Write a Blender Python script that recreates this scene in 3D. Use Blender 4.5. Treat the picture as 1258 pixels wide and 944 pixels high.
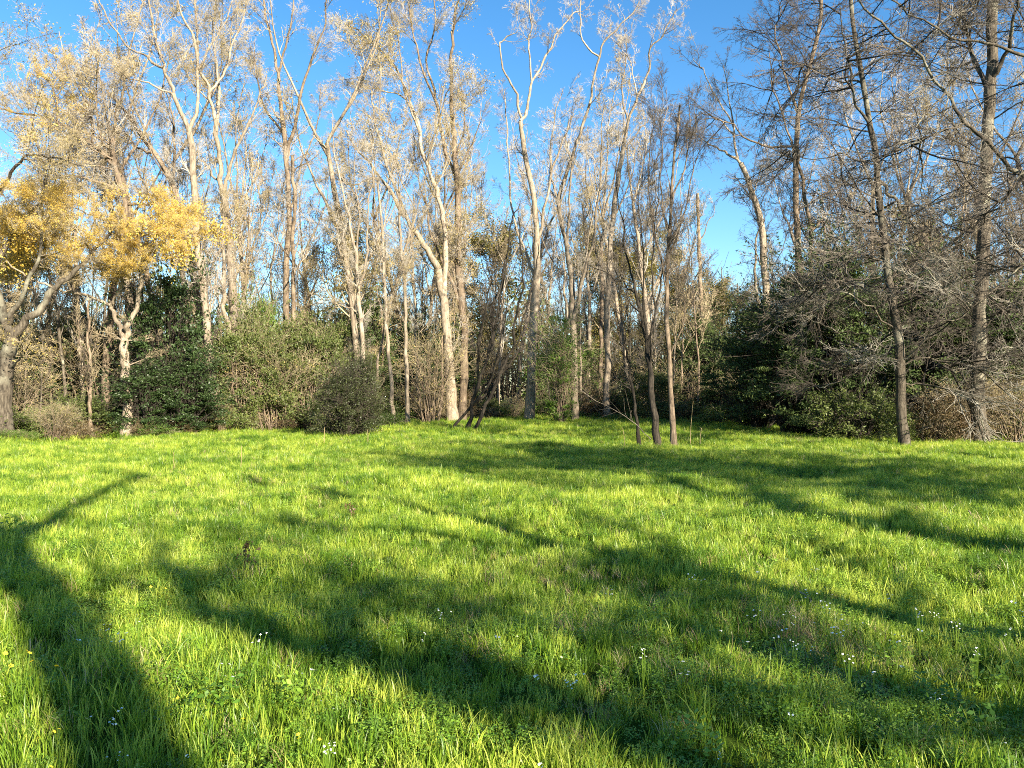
import bpy, math, time
import numpy as np
T0 = time.time()
for o in list(bpy.data.objects): bpy.data.objects.remove(o)
scene = bpy.context.scene
COL = scene.collection
R = math.radians

# ------------------------------------------------------------------ camera
EYE = 1.6; F = 990.0; W = 1258.0; H = 944.0
PITCH = math.atan((495 - 472) / F)
cam_d = bpy.data.cameras.new('camera'); cam = bpy.data.objects.new('camera', cam_d); COL.objects.link(cam)
cam.location = (0, 0, EYE); cam.rotation_euler = (math.pi / 2 + PITCH, 0, 0)
cam_d.sensor_fit = 'HORIZONTAL'; cam_d.sensor_width = 36.0; cam_d.lens = 36.0 * F / W
cam_d.clip_start = 0.05; cam_d.clip_end = 3000
scene.camera = cam
scene.render.resolution_x = 1024; scene.render.resolution_y = 768

# ------------------------------------------------------------------ sky and sun
SUN_AZ = R(145.0)          # clockwise from +Y (the view direction): behind and to the right
SUN_EL = R(23.0)
sun_dir = np.array([math.sin(SUN_AZ) * math.cos(SUN_EL), math.cos(SUN_AZ) * math.cos(SUN_EL), math.sin(SUN_EL)])
world = bpy.data.worlds.new('World'); scene.world = world; world.use_nodes = True
wn = world.node_tree.nodes; wl = world.node_tree.links
sky = wn.new('ShaderNodeTexSky'); sky.sky_type = 'NISHITA'; sky.sun_disc = False
sky.sun_elevation = SUN_EL; sky.sun_rotation = SUN_AZ
sky.air_density = 1.0; sky.dust_density = 0.15; sky.ozone_density = 2.0
bg = wn['Background']; bg.inputs['Strength'].default_value = 0.07
hsv = wn.new('ShaderNodeHueSaturation'); hsv.inputs['Saturation'].default_value = 1.32
wl.new(sky.outputs['Color'], hsv.inputs['Color']); wl.new(hsv.outputs['Color'], bg.inputs['Color'])
sun_d = bpy.data.lights.new('sun', 'SUN'); sun_d.energy = 5.0; sun_d.angle = R(0.53); sun_d.color = (1.0, 0.89, 0.70)
sun = bpy.data.objects.new('sun', sun_d); COL.objects.link(sun)
sun.rotation_euler = (math.pi / 2 - SUN_EL, 0, math.pi - SUN_AZ)
sun.location = (20, -30, 30)
scene.view_settings.view_transform = 'Standard'; scene.view_settings.look = 'None'
scene.view_settings.exposure = 1.85; scene.view_settings.gamma = 1.0
scene.view_settings.use_curve_mapping = False
scene.cycles.use_denoising = False; scene.cycles.filter_width = 1.0
scene.cycles.sample_clamp_indirect = 3.0
scene.cycles.max_bounces = 6; scene.cycles.diffuse_bounces = 3; scene.cycles.transmission_bounces = 4
scene.cycles.transparent_max_bounces = 4

# ------------------------------------------------------------------ helpers
def ray(px, py):
    u = (px - W / 2) / F; v = (H / 2 - py) / F
    c, s = math.cos(PITCH), math.sin(PITCH)
    return np.array([u, c - v * s, v * c + s])
def at(px, py, Y):
    d = ray(px, py); return np.array([0, 0, EYE]) + d * (Y / d[1])
def sstep(a, b, x):
    t = np.clip((x - a) / (b - a), 0, 1); return t * t * (3 - 2 * t)
def gz(x, y):
    x = np.asarray(x, float); y = np.asarray(y, float)
    r = 0.52 * sstep(26, 47, y) * np.exp(-((x - 1.5) / 14.0) ** 2)
    r = r + 0.05 * np.sin(x * 0.55 + 1.3) * np.cos(y * 0.41) + 0.03 * np.sin(x * 1.3 - y * 0.9) + 0.015 * np.sin(2.7 * x + 1.1 * y)
    r = r + 0.045 * np.sin(x * 2.1 + 0.8 * np.sin(y * 1.3)) * np.sin(y * 1.6 + 1) + 0.05 * np.sin(0.33 * x + 0.52 * y)
    r = r * sstep(1.0, 6.0, np.hypot(x, y))
    return r + 1.2 * sstep(55, 160, y)
def ground_px(px, py):
    """point of the ground seen at a pixel"""
    d = ray(px, py); t = 5.0
    for _ in range(40):
        z = float(gz(d[0] * t, d[1] * t)); t = 0.5 * t + 0.5 * (z - EYE) / min(d[2], -1e-3)
    p = np.array([0, 0, EYE]) + d * t
    return p
# edge of the meadow: view direction -> distance
EX = np.array([-700, -200, 0, 200, 340, 430, 500, 600, 760, 850, 1000, 1200, 1258, 1500, 2100])
ED = np.array([26, 31, 33, 37, 43, 41, 45, 49, 50, 46, 46, 36, 34, 31, 26])
def edge(px): return np.interp(px, EX, ED)

def link_mesh(name, me, parent=None, mat=None, loc=None):
    o = bpy.data.objects.new(name, me); COL.objects.link(o)
    if parent is not None: o.parent = parent
    if loc is not None: o.location = loc
    if mat is not None and len(me.materials) == 0: me.materials.append(mat)
    return o
def empty(name, loc, label, cat, group=None):
    o = bpy.data.objects.new(name, None); COL.objects.link(o); o.location = [float(v) for v in loc]
    o.empty_display_size = 0.3
    o['label'] = label; o['category'] = cat
    if group: o['group'] = group
    return o
def mesh_np(name, V, Fq, smooth=True):
    """V (n,3), Fq (m,k) all faces with k corners"""
    me = bpy.data.meshes.new(name)
    V = np.ascontiguousarray(V, dtype=np.float32); Fq = np.ascontiguousarray(Fq, dtype=np.int32)
    n, m, k = len(V), len(Fq), Fq.shape[1]
    me.vertices.add(n); me.vertices.foreach_set('co', V.ravel())
    me.loops.add(m * k); me.loops.foreach_set('vertex_index', Fq.ravel())
    me.polygons.add(m); me.polygons.foreach_set('loop_start', np.arange(0, m * k, k, dtype=np.int32))
    me.polygons.foreach_set('loop_total', np.full(m, k, dtype=np.int32))
    if smooth: me.polygons.foreach_set('use_smooth', np.ones(m, dtype=bool))
    me.update(calc_edges=True)
    return me
def norm(a): return a / np.maximum(np.linalg.norm(a, axis=-1, keepdims=True), 1e-9)

def tube_arrays(P, Rr, S):
    """P (M,K,3), Rr (M,K) -> verts, quads"""
    M, K = Rr.shape
    T = np.empty_like(P); T[:, 1:-1] = P[:, 2:] - P[:, :-2]; T[:, 0] = P[:, 1] - P[:, 0]; T[:, -1] = P[:, -1] - P[:, -2]
    T = norm(T)
    mean = norm(P[:, -1] - P[:, 0])
    ref = np.where(np.abs(mean[:, 2:3]) > 0.8, np.array([[1.0, 0.13, 0]]), np.array([[0, 0.1, 1.0]]))
    U = norm(np.cross(T, ref[:, None, :])); Vv = np.cross(T, U)
    a = np.arange(S) * 2 * math.pi / S
    X = P[:, :, None, :] + Rr[:, :, None, None] * (np.cos(a)[None, None, :, None] * U[:, :, None, :] + np.sin(a)[None, None, :, None] * Vv[:, :, None, :])
    i = np.arange(M)[:, None, None] * K * S + np.arange(K - 1)[None, :, None] * S
    s = np.arange(S)[None, None, :]; s2 = (s + 1) % S
    q = np.stack([i + s, i + s2, i + S + s2, i + S + s], -1).reshape(-1, 4)
    return X.reshape(-1, 3), q
def tube_mesh(name, groups, off=None):
    Vs, Fs, n = [], [], 0
    for P, Rr, S in groups:
        if len(P) == 0: continue
        v, f = tube_arrays(P, Rr, S); Vs.append(v); Fs.append(f + n); n += len(v)
    V = np.concatenate(Vs); Fq = np.concatenate(Fs)
    if off is not None: V = V - np.asarray(off)[None]
    return mesh_np(name, V, Fq)
def catmull(P, K):
    P = np.asarray(P, float)
    if len(P) == 2: P = np.stack([P[0], (P[0] + P[1]) / 2, P[1]])
    Q = np.vstack([2 * P[0] - P[1], P, 2 * P[-1] - P[-2]])
    n = len(P) - 1; u = np.linspace(0, n - 1e-6, K); i = u.astype(int); t = (u - i)[:, None]
    p0, p1, p2, p3 = Q[i], Q[i + 1], Q[i + 2], Q[i + 3]
    return 0.5 * (2 * p1 + (p2 - p0) * t + (2 * p0 - 5 * p1 + 4 * p2 - p3) * t * t + (-p0 + 3 * p1 - 3 * p2 + p3) * t ** 3)
def grow(rng, P, Rr, n, t0=0.2, t1=1.0, ang=40, angj=15, lr=0.5, fall=0.5, up=0.1, wig=0.2, K=5, rr=0.6, rend=0.35, rmin=0.004, labs=None, flat=0.0, weight=0.7):
    M, Kp = Rr.shape
    seg = np.linalg.norm(P[:, 1:] - P[:, :-1], axis=-1); L = seg.sum(1)
    pr = L ** weight; pr /= pr.sum()
    idx = rng.choice(M, size=n, p=pr); t = t0 + (t1 - t0) * rng.random(n) ** 0.9
    f = t * (Kp - 1); i = np.minimum(f.astype(int), Kp - 2); w = (f - i)[:, None]
    p = P[idx, i] * (1 - w) + P[idx, i + 1] * w; T = norm(P[idx, i + 1] - P[idx, i])
    r = Rr[idx, i] * (1 - w[:, 0]) + Rr[idx, i + 1] * w[:, 0]
    rd = rng.normal(size=(n, 3)); rd[:, 2] *= (1 - flat); pp = norm(rd - (rd * T).sum(1, keepdims=True) * T)
    a = np.radians(ang + angj * rng.normal(size=n))[:, None]
    d = norm(np.cos(a) * T + np.sin(a) * pp)
    base = (L[idx] if labs is None else np.full(n, labs))
    ln = base * lr * (1 - fall * t) * (0.55 + 0.75 * rng.random(n))
    out = np.empty((n, K, 3)); out[:, 0] = p
    for k in range(1, K):
        out[:, k] = out[:, k - 1] + d * (ln / (K - 1))[:, None]
        d = norm(d + wig * rng.normal(size=(n, 3)) + np.array([0, 0, up]))
    r0 = np.maximum(r * rr * (0.7 + 0.4 * rng.random(n)), rmin)
    ro = r0[:, None] * np.linspace(1, rend, K)[None, :]
    return out, np.maximum(ro, rmin * 0.7)
def leaves_mesh(name, rng, C, size, wid=0.55, up=0.0, off=None):
    n = len(C)
    d = norm(rng.normal(size=(n, 3)) + np.array([0, 0, up])); s = norm(np.cross(d, rng.normal(size=(n, 3))))
    sz = size * (0.6 + 0.8 * rng.random(n))[:, None]
    nn = np.cross(d, s) * sz * 0.12
    V = np.stack([C - d * sz * 0.5, C + s * sz * wid * 0.5 - nn, C + d * sz * 0.5, C - s * sz * wid * 0.5 - nn], 1).reshape(-1, 3)
    if off is not None: V = V - np.asarray(off)[None]
    return mesh_np(name, V, np.arange(n * 4).reshape(-1, 4), smooth=False)
def pts_on(rng, P, n, spread, t0=0.2):
    M, K, _ = P.shape; idx = rng.integers(0, M, n); f = (t0 + (1 - t0) * rng.random(n)) * (K - 1)
    i = np.minimum(f.astype(int), K - 2); w = (f - i)[:, None]
    return P[idx, i] * (1 - w) + P[idx, i + 1] * w + rng.normal(size=(n, 3)) * spread

# ------------------------------------------------------------------ materials
def new_mat(name):
    m = bpy.data.materials.new(name); m.use_nodes = True; nt = m.node_tree; return m, nt, nt.nodes, nt.links, nt.nodes['Principled BSDF']
def ramp(nodes, stops, interp='LINEAR'):
    r = nodes.new('ShaderNodeValToRGB'); r.color_ramp.interpolation = interp; e = r.color_ramp.elements
    while len(e) < len(stops): e.new(0.5)
    for k, (p, c) in enumerate(stops): e[k].position = p; e[k].color = (*c, 1)
    return r
def bark_mat(name, dark, mid, light, scale=1.0, lichen=None):
    m, nt, N, Lk, b = new_mat(name)
    tc = N.new('ShaderNodeTexCoord'); mp = N.new('ShaderNodeMapping'); mp.inputs['Scale'].default_value = (9 * scale, 9 * scale, 1.6 * scale)
    Lk.new(tc.outputs['Object'], mp.inputs['Vector'])
    n1 = N.new('ShaderNodeTexNoise'); n1.inputs['Scale'].default_value = 1.6; n1.inputs['Detail'].default_value = 7; n1.inputs['Roughness'].default_value = 0.7
    Lk.new(mp.outputs['Vector'], n1.inputs['Vector'])
    r = ramp(N, [(0.33, dark), (0.5, mid), (0.68, light)]); Lk.new(n1.outputs['Fac'], r.inputs['Fac'])
    n2 = N.new('ShaderNodeTexNoise'); n2.inputs['Scale'].default_value = 0.9; n2.inputs['Detail'].default_value = 5
    Lk.new(tc.outputs['Object'], n2.inputs['Vector'])
    mx = N.new('ShaderNodeMix'); mx.data_type = 'RGBA'
    r2 = ramp(N, [(0.52, (0, 0, 0)), (0.66, (0.8, 0.8, 0.8))]); Lk.new(n2.outputs['Fac'], r2.inputs['Fac'])
    Lk.new(r2.outputs['Color'], mx.inputs[0]); Lk.new(r.outputs['Color'], mx.inputs[6]); mx.inputs[7].default_value = (*(lichen or light), 1)
    n3 = N.new('ShaderNodeTexNoise'); n3.inputs['Scale'].default_value = 2.3; n3.inputs['Detail'].default_value = 6; n3.inputs['Roughness'].default_value = 0.7
    Lk.new(tc.outputs['Object'], n3.inputs['Vector']); r3 = ramp(N, [(0.54, (0, 0, 0)), (0.62, (0.75, 0.75, 0.75))]); Lk.new(n3.outputs['Fac'], r3.inputs['Fac'])
    mx2 = N.new('ShaderNodeMix'); mx2.data_type = 'RGBA'; Lk.new(r3.outputs['Color'], mx2.inputs[0]); Lk.new(mx.outputs[2], mx2.inputs[6]); mx2.inputs[7].default_value = (*dark, 1); mx = mx2
    oi = N.new('ShaderNodeObjectInfo'); hs = N.new('ShaderNodeHueSaturation')
    mr = N.new('ShaderNodeMapRange'); mr.inputs[3].default_value = 0.75; mr.inputs[4].default_value = 1.25
    Lk.new(oi.outputs['Random'], mr.inputs[0]); Lk.new(mr.outputs[0], hs.inputs['Value']); Lk.new(mx.outputs[2], hs.inputs['Color'])
    Lk.new(hs.outputs['Color'], b.inputs['Base Color'])
    b.inputs['Roughness'].default_value = 0.9; b.inputs['Specular IOR Level'].default_value = 0.2
    bp = N.new('ShaderNodeBump'); bp.inputs['Strength'].default_value = 0.9; bp.inputs['Distance'].default_value = 0.05
    Lk.new(n1.outputs['Fac'], bp.inputs['Height']); Lk.new(bp.outputs['Normal'], b.inputs['Normal'])
    return m
M_PALE = bark_mat('pale_bark', (0.12, 0.095, 0.07), (0.23, 0.185, 0.135), (0.36, 0.305, 0.235))
M_BROWN = bark_mat('brown_bark', (0.06, 0.045, 0.032), (0.15, 0.112, 0.078), (0.27, 0.21, 0.15))
M_DARK = bark_mat('dark_bark', (0.009, 0.008, 0.006), (0.028, 0.023, 0.018), (0.07, 0.058, 0.043), lichen=(0.045, 0.038, 0.028))
M_LICH = bark_mat('lichen_bark', (0.03, 0.024, 0.018), (0.085, 0.07, 0.052), (0.17, 0.145, 0.11), lichen=(0.26, 0.25, 0.19))
def twig_mat(name, a, b_, sc=0.6):
    m, nt, N, Lk, b = new_mat(name)
    tc = N.new('ShaderNodeTexCoord'); n1 = N.new('ShaderNodeTexNoise'); n1.inputs['Scale'].default_value = sc; n1.inputs['Detail'].default_value = 4
    Lk.new(tc.outputs['Object'], n1.inputs['Vector'])
    r = ramp(N, [(0.38, a), (0.62, b_)]); Lk.new(n1.outputs['Fac'], r.inputs['Fac']); Lk.new(r.outputs['Color'], b.inputs['Base Color'])
    b.inputs['Roughness'].default_value = 0.75; b.inputs['Specular IOR Level'].default_value = 0.25
    return m
TW_PALE = twig_mat('pale_twigs', (0.27, 0.235, 0.19), (0.42, 0.38, 0.32))
TW_TAN = twig_mat('tan_twigs', (0.235, 0.19, 0.12), (0.39, 0.325, 0.205))
TW_DARK = twig_mat('dark_twigs', (0.05, 0.041, 0.033), (0.12, 0.10, 0.08))
TW_GREY = twig_mat('grey_twigs', (0.10, 0.09, 0.075), (0.28, 0.255, 0.21))
def leaf_mat(name, cols, trans=0.35, rough=0.5, spec=0.4, sc=0.8, tcol=None):
    m, nt, N, Lk, b = new_mat(name)
    tc = N.new('ShaderNodeTexCoord'); n1 = N.new('ShaderNodeTexNoise'); n1.inputs['Scale'].default_value = sc; n1.inputs['Detail'].default_value = 9; n1.inputs['Roughness'].default_value = 0.8
    Lk.new(tc.outputs['Object'], n1.inputs['Vector'])
    r = ramp(N, [(0.34, cols[0]), (0.5, cols[1]), (0.66, cols[2])]); Lk.new(n1.outputs['Fac'], r.inputs['Fac'])
    Lk.new(r.outputs['Color'], b.inputs['Base Color']); b.inputs['Roughness'].default_value = rough; b.inputs['Specular IOR Level'].default_value = spec
    tr = N.new('ShaderNodeBsdfTranslucent'); hs = N.new('ShaderNodeHueSaturation'); hs.inputs['Value'].default_value = 1.3
    Lk.new(r.outputs['Color'], hs.inputs['Color']); Lk.new(hs.outputs['Color'], tr.inputs['Color'])
    ms = N.new('ShaderNodeMixShader'); ms.inputs[0].default_value = trans
    Lk.new(b.outputs[0], ms.inputs[1]); Lk.new(tr.outputs[0], ms.inputs[2]); Lk.new(ms.outputs[0], N['Material Output'].inputs['Surface'])
    return m
LF_GOLD = leaf_mat('golden_leaves', [(0.46, 0.30, 0.045), (0.64, 0.46, 0.09), (0.76, 0.60, 0.18)], 0.4)
LF_BUD = leaf_mat('yellow_buds', [(0.24, 0.185, 0.07), (0.35, 0.275, 0.09), (0.43, 0.35, 0.12)], 0.3)
LF_TAN = leaf_mat('tan_buds', [(0.26, 0.17, 0.12), (0.36, 0.27, 0.20), (0.45, 0.36, 0.25)], 0.3)
LF_DARK = leaf_mat('glossy_evergreen_leaves', [(0.018, 0.034, 0.012), (0.035, 0.062, 0.018), (0.07, 0.11, 0.035)], 0.15, 0.45, 0.3)
LF_MID = leaf_mat('olive_leaves', [(0.05, 0.07, 0.018), (0.10, 0.13, 0.032), (0.17, 0.20, 0.055)], 0.3)
LF_FRESH = leaf_mat('fresh_green_leaves', [(0.05, 0.09, 0.015), (0.11, 0.19, 0.03), (0.21, 0.30, 0.055)], 0.4)
LF_PINE = leaf_mat('cedar_needles', [(0.03, 0.052, 0.016), (0.065, 0.10, 0.03), (0.135, 0.17, 0.052)], 0.12, 0.6, 0.2)
LF_OLIVE = leaf_mat('golden_green_leaves', [(0.16, 0.13, 0.03), (0.24, 0.21, 0.05), (0.30, 0.28, 0.08)], 0.35)
LF_BUSH = leaf_mat('dark_olive_leaves', [(0.02, 0.03, 0.01), (0.045, 0.056, 0.018), (0.09, 0.10, 0.032)], 0.2)
LF_RUST = leaf_mat('rusty_leaves', [(0.07, 0.045, 0.02), (0.13, 0.085, 0.035), (0.12, 0.13, 0.04)], 0.3)

# ------------------------------------------------------------------ ground
def n2(x, y, s=1.0, ph=0.0):
    x = x / s + ph; y = y / s - ph * 1.7
    return (np.sin(x * 1.7 + 1.3 * np.sin(y * 1.1)) + np.sin(y * 2.1 + 1.7 * np.sin(x * 0.9 + 1)) + 0.6 * np.sin(x * 3.7 + y * 2.9) + 0.5 * np.sin(3.1 * y - 4.3 * x + 2)) / 3.1
def axis(lim, fine, n1, n2_):
    a = np.linspace(0, fine, n1); b = fine * (lim / fine) ** (np.linspace(0, 1, n2_ + 1)[1:]); return np.concatenate([a, b])
xa = axis(900, 40, 110, 24); xs = np.concatenate([-xa[:0:-1], xa]); ya = axis(900, 60, 150, 24); ys = np.concatenate([-axis(900, 40, 50, 18)[:0:-1], ya])
X, Y = np.meshgrid(xs, ys); Z = gz(X, Y)
nx, ny = len(xs), len(ys)
ii = (np.arange(ny - 1)[:, None] * nx + np.arange(nx - 1)[None, :]).ravel()
me = mesh_np('ground', np.stack([X, Y, Z], -1).reshape(-1, 3), np.stack([ii, ii + 1, ii + nx + 1, ii + nx], -1))
pxx = X / np.maximum(np.abs(Y), 0.5) * F + W / 2
lit = np.where(Y > 4, sstep(-2.0, 1.0, Y - edge(pxx) + 1.5 * n2(X, Y, 2.0)), 0.0)
at_ = me.attributes.new('litter', 'FLOAT', 'POINT'); at_.data.foreach_set('value', lit.ravel().astype(np.float32))
m, nt, N, Lk, b = new_mat('meadow_soil')
tc = N.new('ShaderNodeTexCoord')
n1 = N.new('ShaderNodeTexNoise'); n1.inputs['Scale'].default_value = 3.0; n1.inputs['Detail'].default_value = 10; n1.inputs['Roughness'].default_value = 0.75
Lk.new(tc.outputs['Object'], n1.inputs['Vector'])
r1 = ramp(N, [(0.35, (0.018, 0.03, 0.006)), (0.55, (0.05, 0.085, 0.012)), (0.7, (0.09, 0.12, 0.025))]); Lk.new(n1.outputs['Fac'], r1.inputs['Fac'])
r2 = ramp(N, [(0.35, (0.03, 0.02, 0.012)), (0.55, (0.11, 0.075, 0.04)), (0.7, (0.05, 0.07, 0.02))]); Lk.new(n1.outputs['Fac'], r2.inputs['Fac'])
an = N.new('ShaderNodeAttribute'); an.attribute_name = 'litter'
mx = N.new('ShaderNodeMix'); mx.data_type = 'RGBA'; Lk.new(an.outputs['Fac'], mx.inputs[0]); Lk.new(r1.outputs['Color'], mx.inputs[6]); Lk.new(r2.outputs['Color'], mx.inputs[7])
Lk.new(mx.outputs[2], b.inputs['Base Color']); b.inputs['Roughness'].default_value = 1.0; b.inputs['Specular IOR Level'].default_value = 0.0
bp = N.new('ShaderNodeBump'); bp.inputs['Distance'].default_value = 0.06; Lk.new(n1.outputs['Fac'], bp.inputs['Height']); Lk.new(bp.outputs['Normal'], b.inputs['Normal'])
g = link_mesh('ground', me, mat=m); g['kind'] = 'structure'

# ------------------------------------------------------------------ grass (one mass, geometry nodes)
def grass_mat(name, stops, trans, rough=0.4, spec=0.4, dry=True):
    m, nt, N, Lk, b = new_mat(name)
    geo = N.new('ShaderNodeNewGeometry'); oi = N.new('ShaderNodeObjectInfo')
    n1 = N.new('ShaderNodeTexNoise'); n1.inputs['Scale'].default_value = 0.45; n1.inputs['Detail'].default_value = 7; n1.inputs['Roughness'].default_value = 0.65
    Lk.new(geo.outputs['Position'], n1.inputs['Vector'])
    ad = N.new('ShaderNodeMath'); ad.operation = 'MULTIPLY_ADD'; ad.inputs[1].default_value = 0.35; Lk.new(oi.outputs['Random'], ad.inputs[0]); 
    sb = N.new('ShaderNodeMath'); sb.operation = 'ADD'; sb.inputs[1].default_value = -0.175; Lk.new(n1.outputs['Fac'], sb.inputs[0]); Lk.new(sb.outputs[0], ad.inputs[2])
    r = ramp(N, stops); Lk.new(ad.outputs[0], r.inputs['Fac'])
    Lk.new(r.outputs['Color'], b.inputs['Base Color']); b.inputs['Roughness'].default_value = rough; b.inputs['Specular IOR Level'].default_value = spec
    tr = N.new('ShaderNodeBsdfTranslucent'); hs = N.new('ShaderNodeHueSaturation'); hs.inputs['Value'].default_value = 1.4; hs.inputs['Hue'].default_value = 0.49
    Lk.new(r.outputs['Color'], hs.inputs['Color']); Lk.new(hs.outputs['Color'], tr.inputs['Color'])
    ms = N.new('ShaderNodeMixShader'); ms.inputs[0].default_value = trans
    Lk.new(b.outputs[0], ms.inputs[1]); Lk.new(tr.outputs[0], ms.inputs[2]); Lk.new(ms.outputs[0], N['Material Output'].inputs['Surface'])
    return m
G_BLADE = grass_mat('grass_blades', [(0.36, (0.08, 0.165, 0.014)), (0.5, (0.225, 0.345, 0.027)), (0.65, (0.44, 0.51, 0.075))], 0.42)
G_WEED = grass_mat('weed_leaves', [(0.28, (0.06, 0.14, 0.015)), (0.5, (0.15, 0.27, 0.027)), (0.72, (0.28, 0.40, 0.05))], 0.3)
G_DRY = grass_mat('dry_straw', [(0.3, (0.30, 0.22, 0.10)), (0.5, (0.42, 0.32, 0.17)), (0.7, (0.5, 0.42, 0.24))], 0.25)
def tuft(name, rng, nb, rad, h0, h1, wd, bend, mat):
    a = rng.random(nb) * 2 * math.pi; rr_ = rad * np.sqrt(rng.random(nb))
    p = np.stack([rr_ * np.cos(a), rr_ * np.sin(a), -0.02 * np.ones(nb)], -1)
    h = h0 + (h1 - h0) * rng.random(nb); b_ = rng.random(nb) * 2 * math.pi
    out = np.stack([np.cos(b_), np.sin(b_), 0 * b_], -1); side = np.stack([-np.sin(b_ + rng.normal(size=nb)), np.cos(b_ + rng.normal(size=nb)), 0 * b_], -1)
    bd = bend * (0.2 + rng.random(nb)); V = []; w = wd * (0.6 + 0.8 * rng.random(nb))
    for k, (t, ww) in enumerate([(0, 0.7), (0.38, 1.0), (0.72, 0.75)]):
        c = p + out * (bd * h * t * t)[:, None] + np.array([0, 0, 1]) * (h * t * (1 - 0.25 * bd * t))[:, None]
        V += [c - side * (w * ww / 2)[:, None], c + side * (w * ww / 2)[:, None]]
    V.append(p + out * (bd * h)[:, None] + np.array([0, 0, 1]) * (h * (1 - 0.3 * bd))[:, None])
    V = np.stack(V, 1).reshape(-1, 3); o7 = np.arange(nb)[:, None] * 7
    T3 = np.concatenate([o7 + np.array(q) for q in ([0, 1, 3], [0, 3, 2], [2, 3, 5], [2, 5, 4], [4, 5, 6])])
    me = mesh_np(name, V, T3, smooth=True); me.materials.append(mat); return me
def weed(name, rng, nst, nl, rad, h, ls, mat):
    C = []
    for s in range(nst):
        a, q = rng.random() * 6.28, rad * math.sqrt(rng.random()); hh = h * (0.5 + 0.5 * rng.random()); tx, ty = rng.normal(size=2) * 0.25 * hh
        t = rng.random(nl) ** 0.7
        C.append(np.stack([q * math.cos(a) + tx * t, q * math.sin(a) + ty * t, hh * t], -1) + rng.normal(size=(nl, 3)) * 0.012)
    C = np.concatenate(C); n = len(C); d = rng.normal(size=(n, 3)); d[:, 2] = np.abs(d[:, 2]) * 0.4; d = norm(d)
    s = norm(np.cross(d, np.array([0, 0, 1.0]) + 0.4 * rng.normal(size=(n, 3)))); sz = (ls * (0.6 + 0.8 * rng.random(n)))[:, None]
    V = np.stack([C, C + d * sz * 0.55 + s * sz * 0.28, C + d * sz, C + d * sz * 0.55 - s * sz * 0.28], 1).reshape(-1, 3)
    me = mesh_np(name, V, np.arange(n * 4).reshape(-1, 4), smooth=False); me.materials.append(mat); return me
rng = np.random.default_rng(5)
tcol = bpy.data.collections.new('tuft_shapes')
tms = [tuft('tuft_0', rng, 42, 0.13, 0.07, 0.22, 0.0065, 0.5, G_BLADE), tuft('tuft_1', rng, 36, 0.12, 0.10, 0.27, 0.0065, 0.35, G_BLADE),
       tuft('tuft_2', rng, 40, 0.14, 0.05, 0.17, 0.006, 0.8, G_BLADE), tuft('tuft_3', rng, 26, 0.10, 0.16, 0.34, 0.008, 0.55, G_BLADE),
       weed('tuft_4', rng, 16, 13, 0.15, 0.20, 0.022, G_WEED), weed('tuft_5', rng, 12, 12, 0.13, 0.16, 0.032, G_WEED),
       tuft('tuft_6', rng, 26, 0.14, 0.10, 0.30, 0.0045, 0.9, G_DRY)]
for i, t_ in enumerate(tms):
    tcol.objects.link(bpy.data.objects.new('tuft_%d' % i, t_))
def scatter_ring(rng, y0, y1, dens, halfw):
    n = int((y1 - y0) * 2 * halfw * dens); y = y0 + (y1 - y0) * rng.random(n); x = (rng.random(n) * 2 - 1) * halfw
    return x, y
PX, PY, SC = [], [], []
for (y0, y1, dens, hw, s) in [(-4, 2, 30, 9, 0.8), (2, 7, 170, 9.5, 0.64), (7, 14, 110, 15, 0.72), (14, 24, 80, 22, 0.76), (24, 36, 46, 28, 0.95), (36, 54, 26, 40, 1.2)]:
    x, y = scatter_ring(rng, y0, y1, dens, hw); PX.append(x); PY.append(y); SC.append(np.full(len(x), s))
x = np.concatenate(PX); y = np.concatenate(PY); sc = np.concatenate(SC)
ppx = x / np.maximum(y, 0.5) * F + W / 2
keep = (y < 2) | (y < edge(ppx) + 1.2 * n2(x, y, 1.5) - 0.2 + 1.5 * (rng.random(len(x)) - 0.5)); keep &= (y < 9) | (np.abs(ppx - W / 2) < 1000)
x, y, sc, ppx = x[keep], y[keep], sc[keep], ppx[keep]
hgt = 0.90 + 0.26 * n2(x, y, 0.9, 3) + 0.2 * n2(x, y, 0.5, 1)
sc = sc * hgt * (0.8 + 0.4 * rng.random(len(x))) * np.where((y > 20) & (edge(ppx) - y < 1.6), 1.0 + 0.5 * rng.random(len(x)), 1.0)
u = rng.random(len(x)); wd_ = n2(x, y, 1.8, 7) * 0.5 + n2(x, y, 0.6, 2) * 0.4 + np.where((y < 6), 0.1, 0)
idx = np.where(u < 0.42, 0, np.where(u < 0.7, 1, np.where(u < 0.88, 2, 3)))
idx = np.where(rng.random(len(x)) < np.clip(0.16 + 0.4 * wd_, 0.03, 0.55), np.where(rng.random(len(x)) < 0.7, 4, 5), idx)
def blob(px, py, rx, ry):
    c = ground_px(px, py); return np.exp(-((x - c[0]) / rx) ** 2 - ((y - c[1]) / ry) ** 2)
dryp = 0.5 * blob(735, 712, 0.35, 0.6) + 0.25 * blob(1010, 800, 0.5, 0.5) + 0.15 * blob(960, 770, 0.4, 0.5) + 0.02 + 0.05 * np.maximum(0, n2(x, y, 2.4, 11)) + 0.15 * blob(620, 690, 0.3, 0.5)
idx = np.where(rng.random(len(x)) < dryp, 6, idx)
pm = bpy.data.meshes.new('meadow_grass'); n = len(x); pm.vertices.add(n)
pm.vertices.foreach_set('co', np.stack([x, y, gz(x, y)], -1).astype(np.float32).ravel())
for nm, ty, val in [('scl', 'FLOAT', sc.astype(np.float32)), ('rz', 'FLOAT', (rng.random(n) * 6.283).astype(np.float32)), ('ti', 'FLOAT', (rng.normal(size=n) * 0.12).astype(np.float32)), ('pick', 'INT', idx.astype(np.int32))]:
    a_ = pm.attributes.new(nm, ty, 'POINT'); a_.data.foreach_set('value', val)
grass = link_mesh('meadow_grass', pm)
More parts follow.
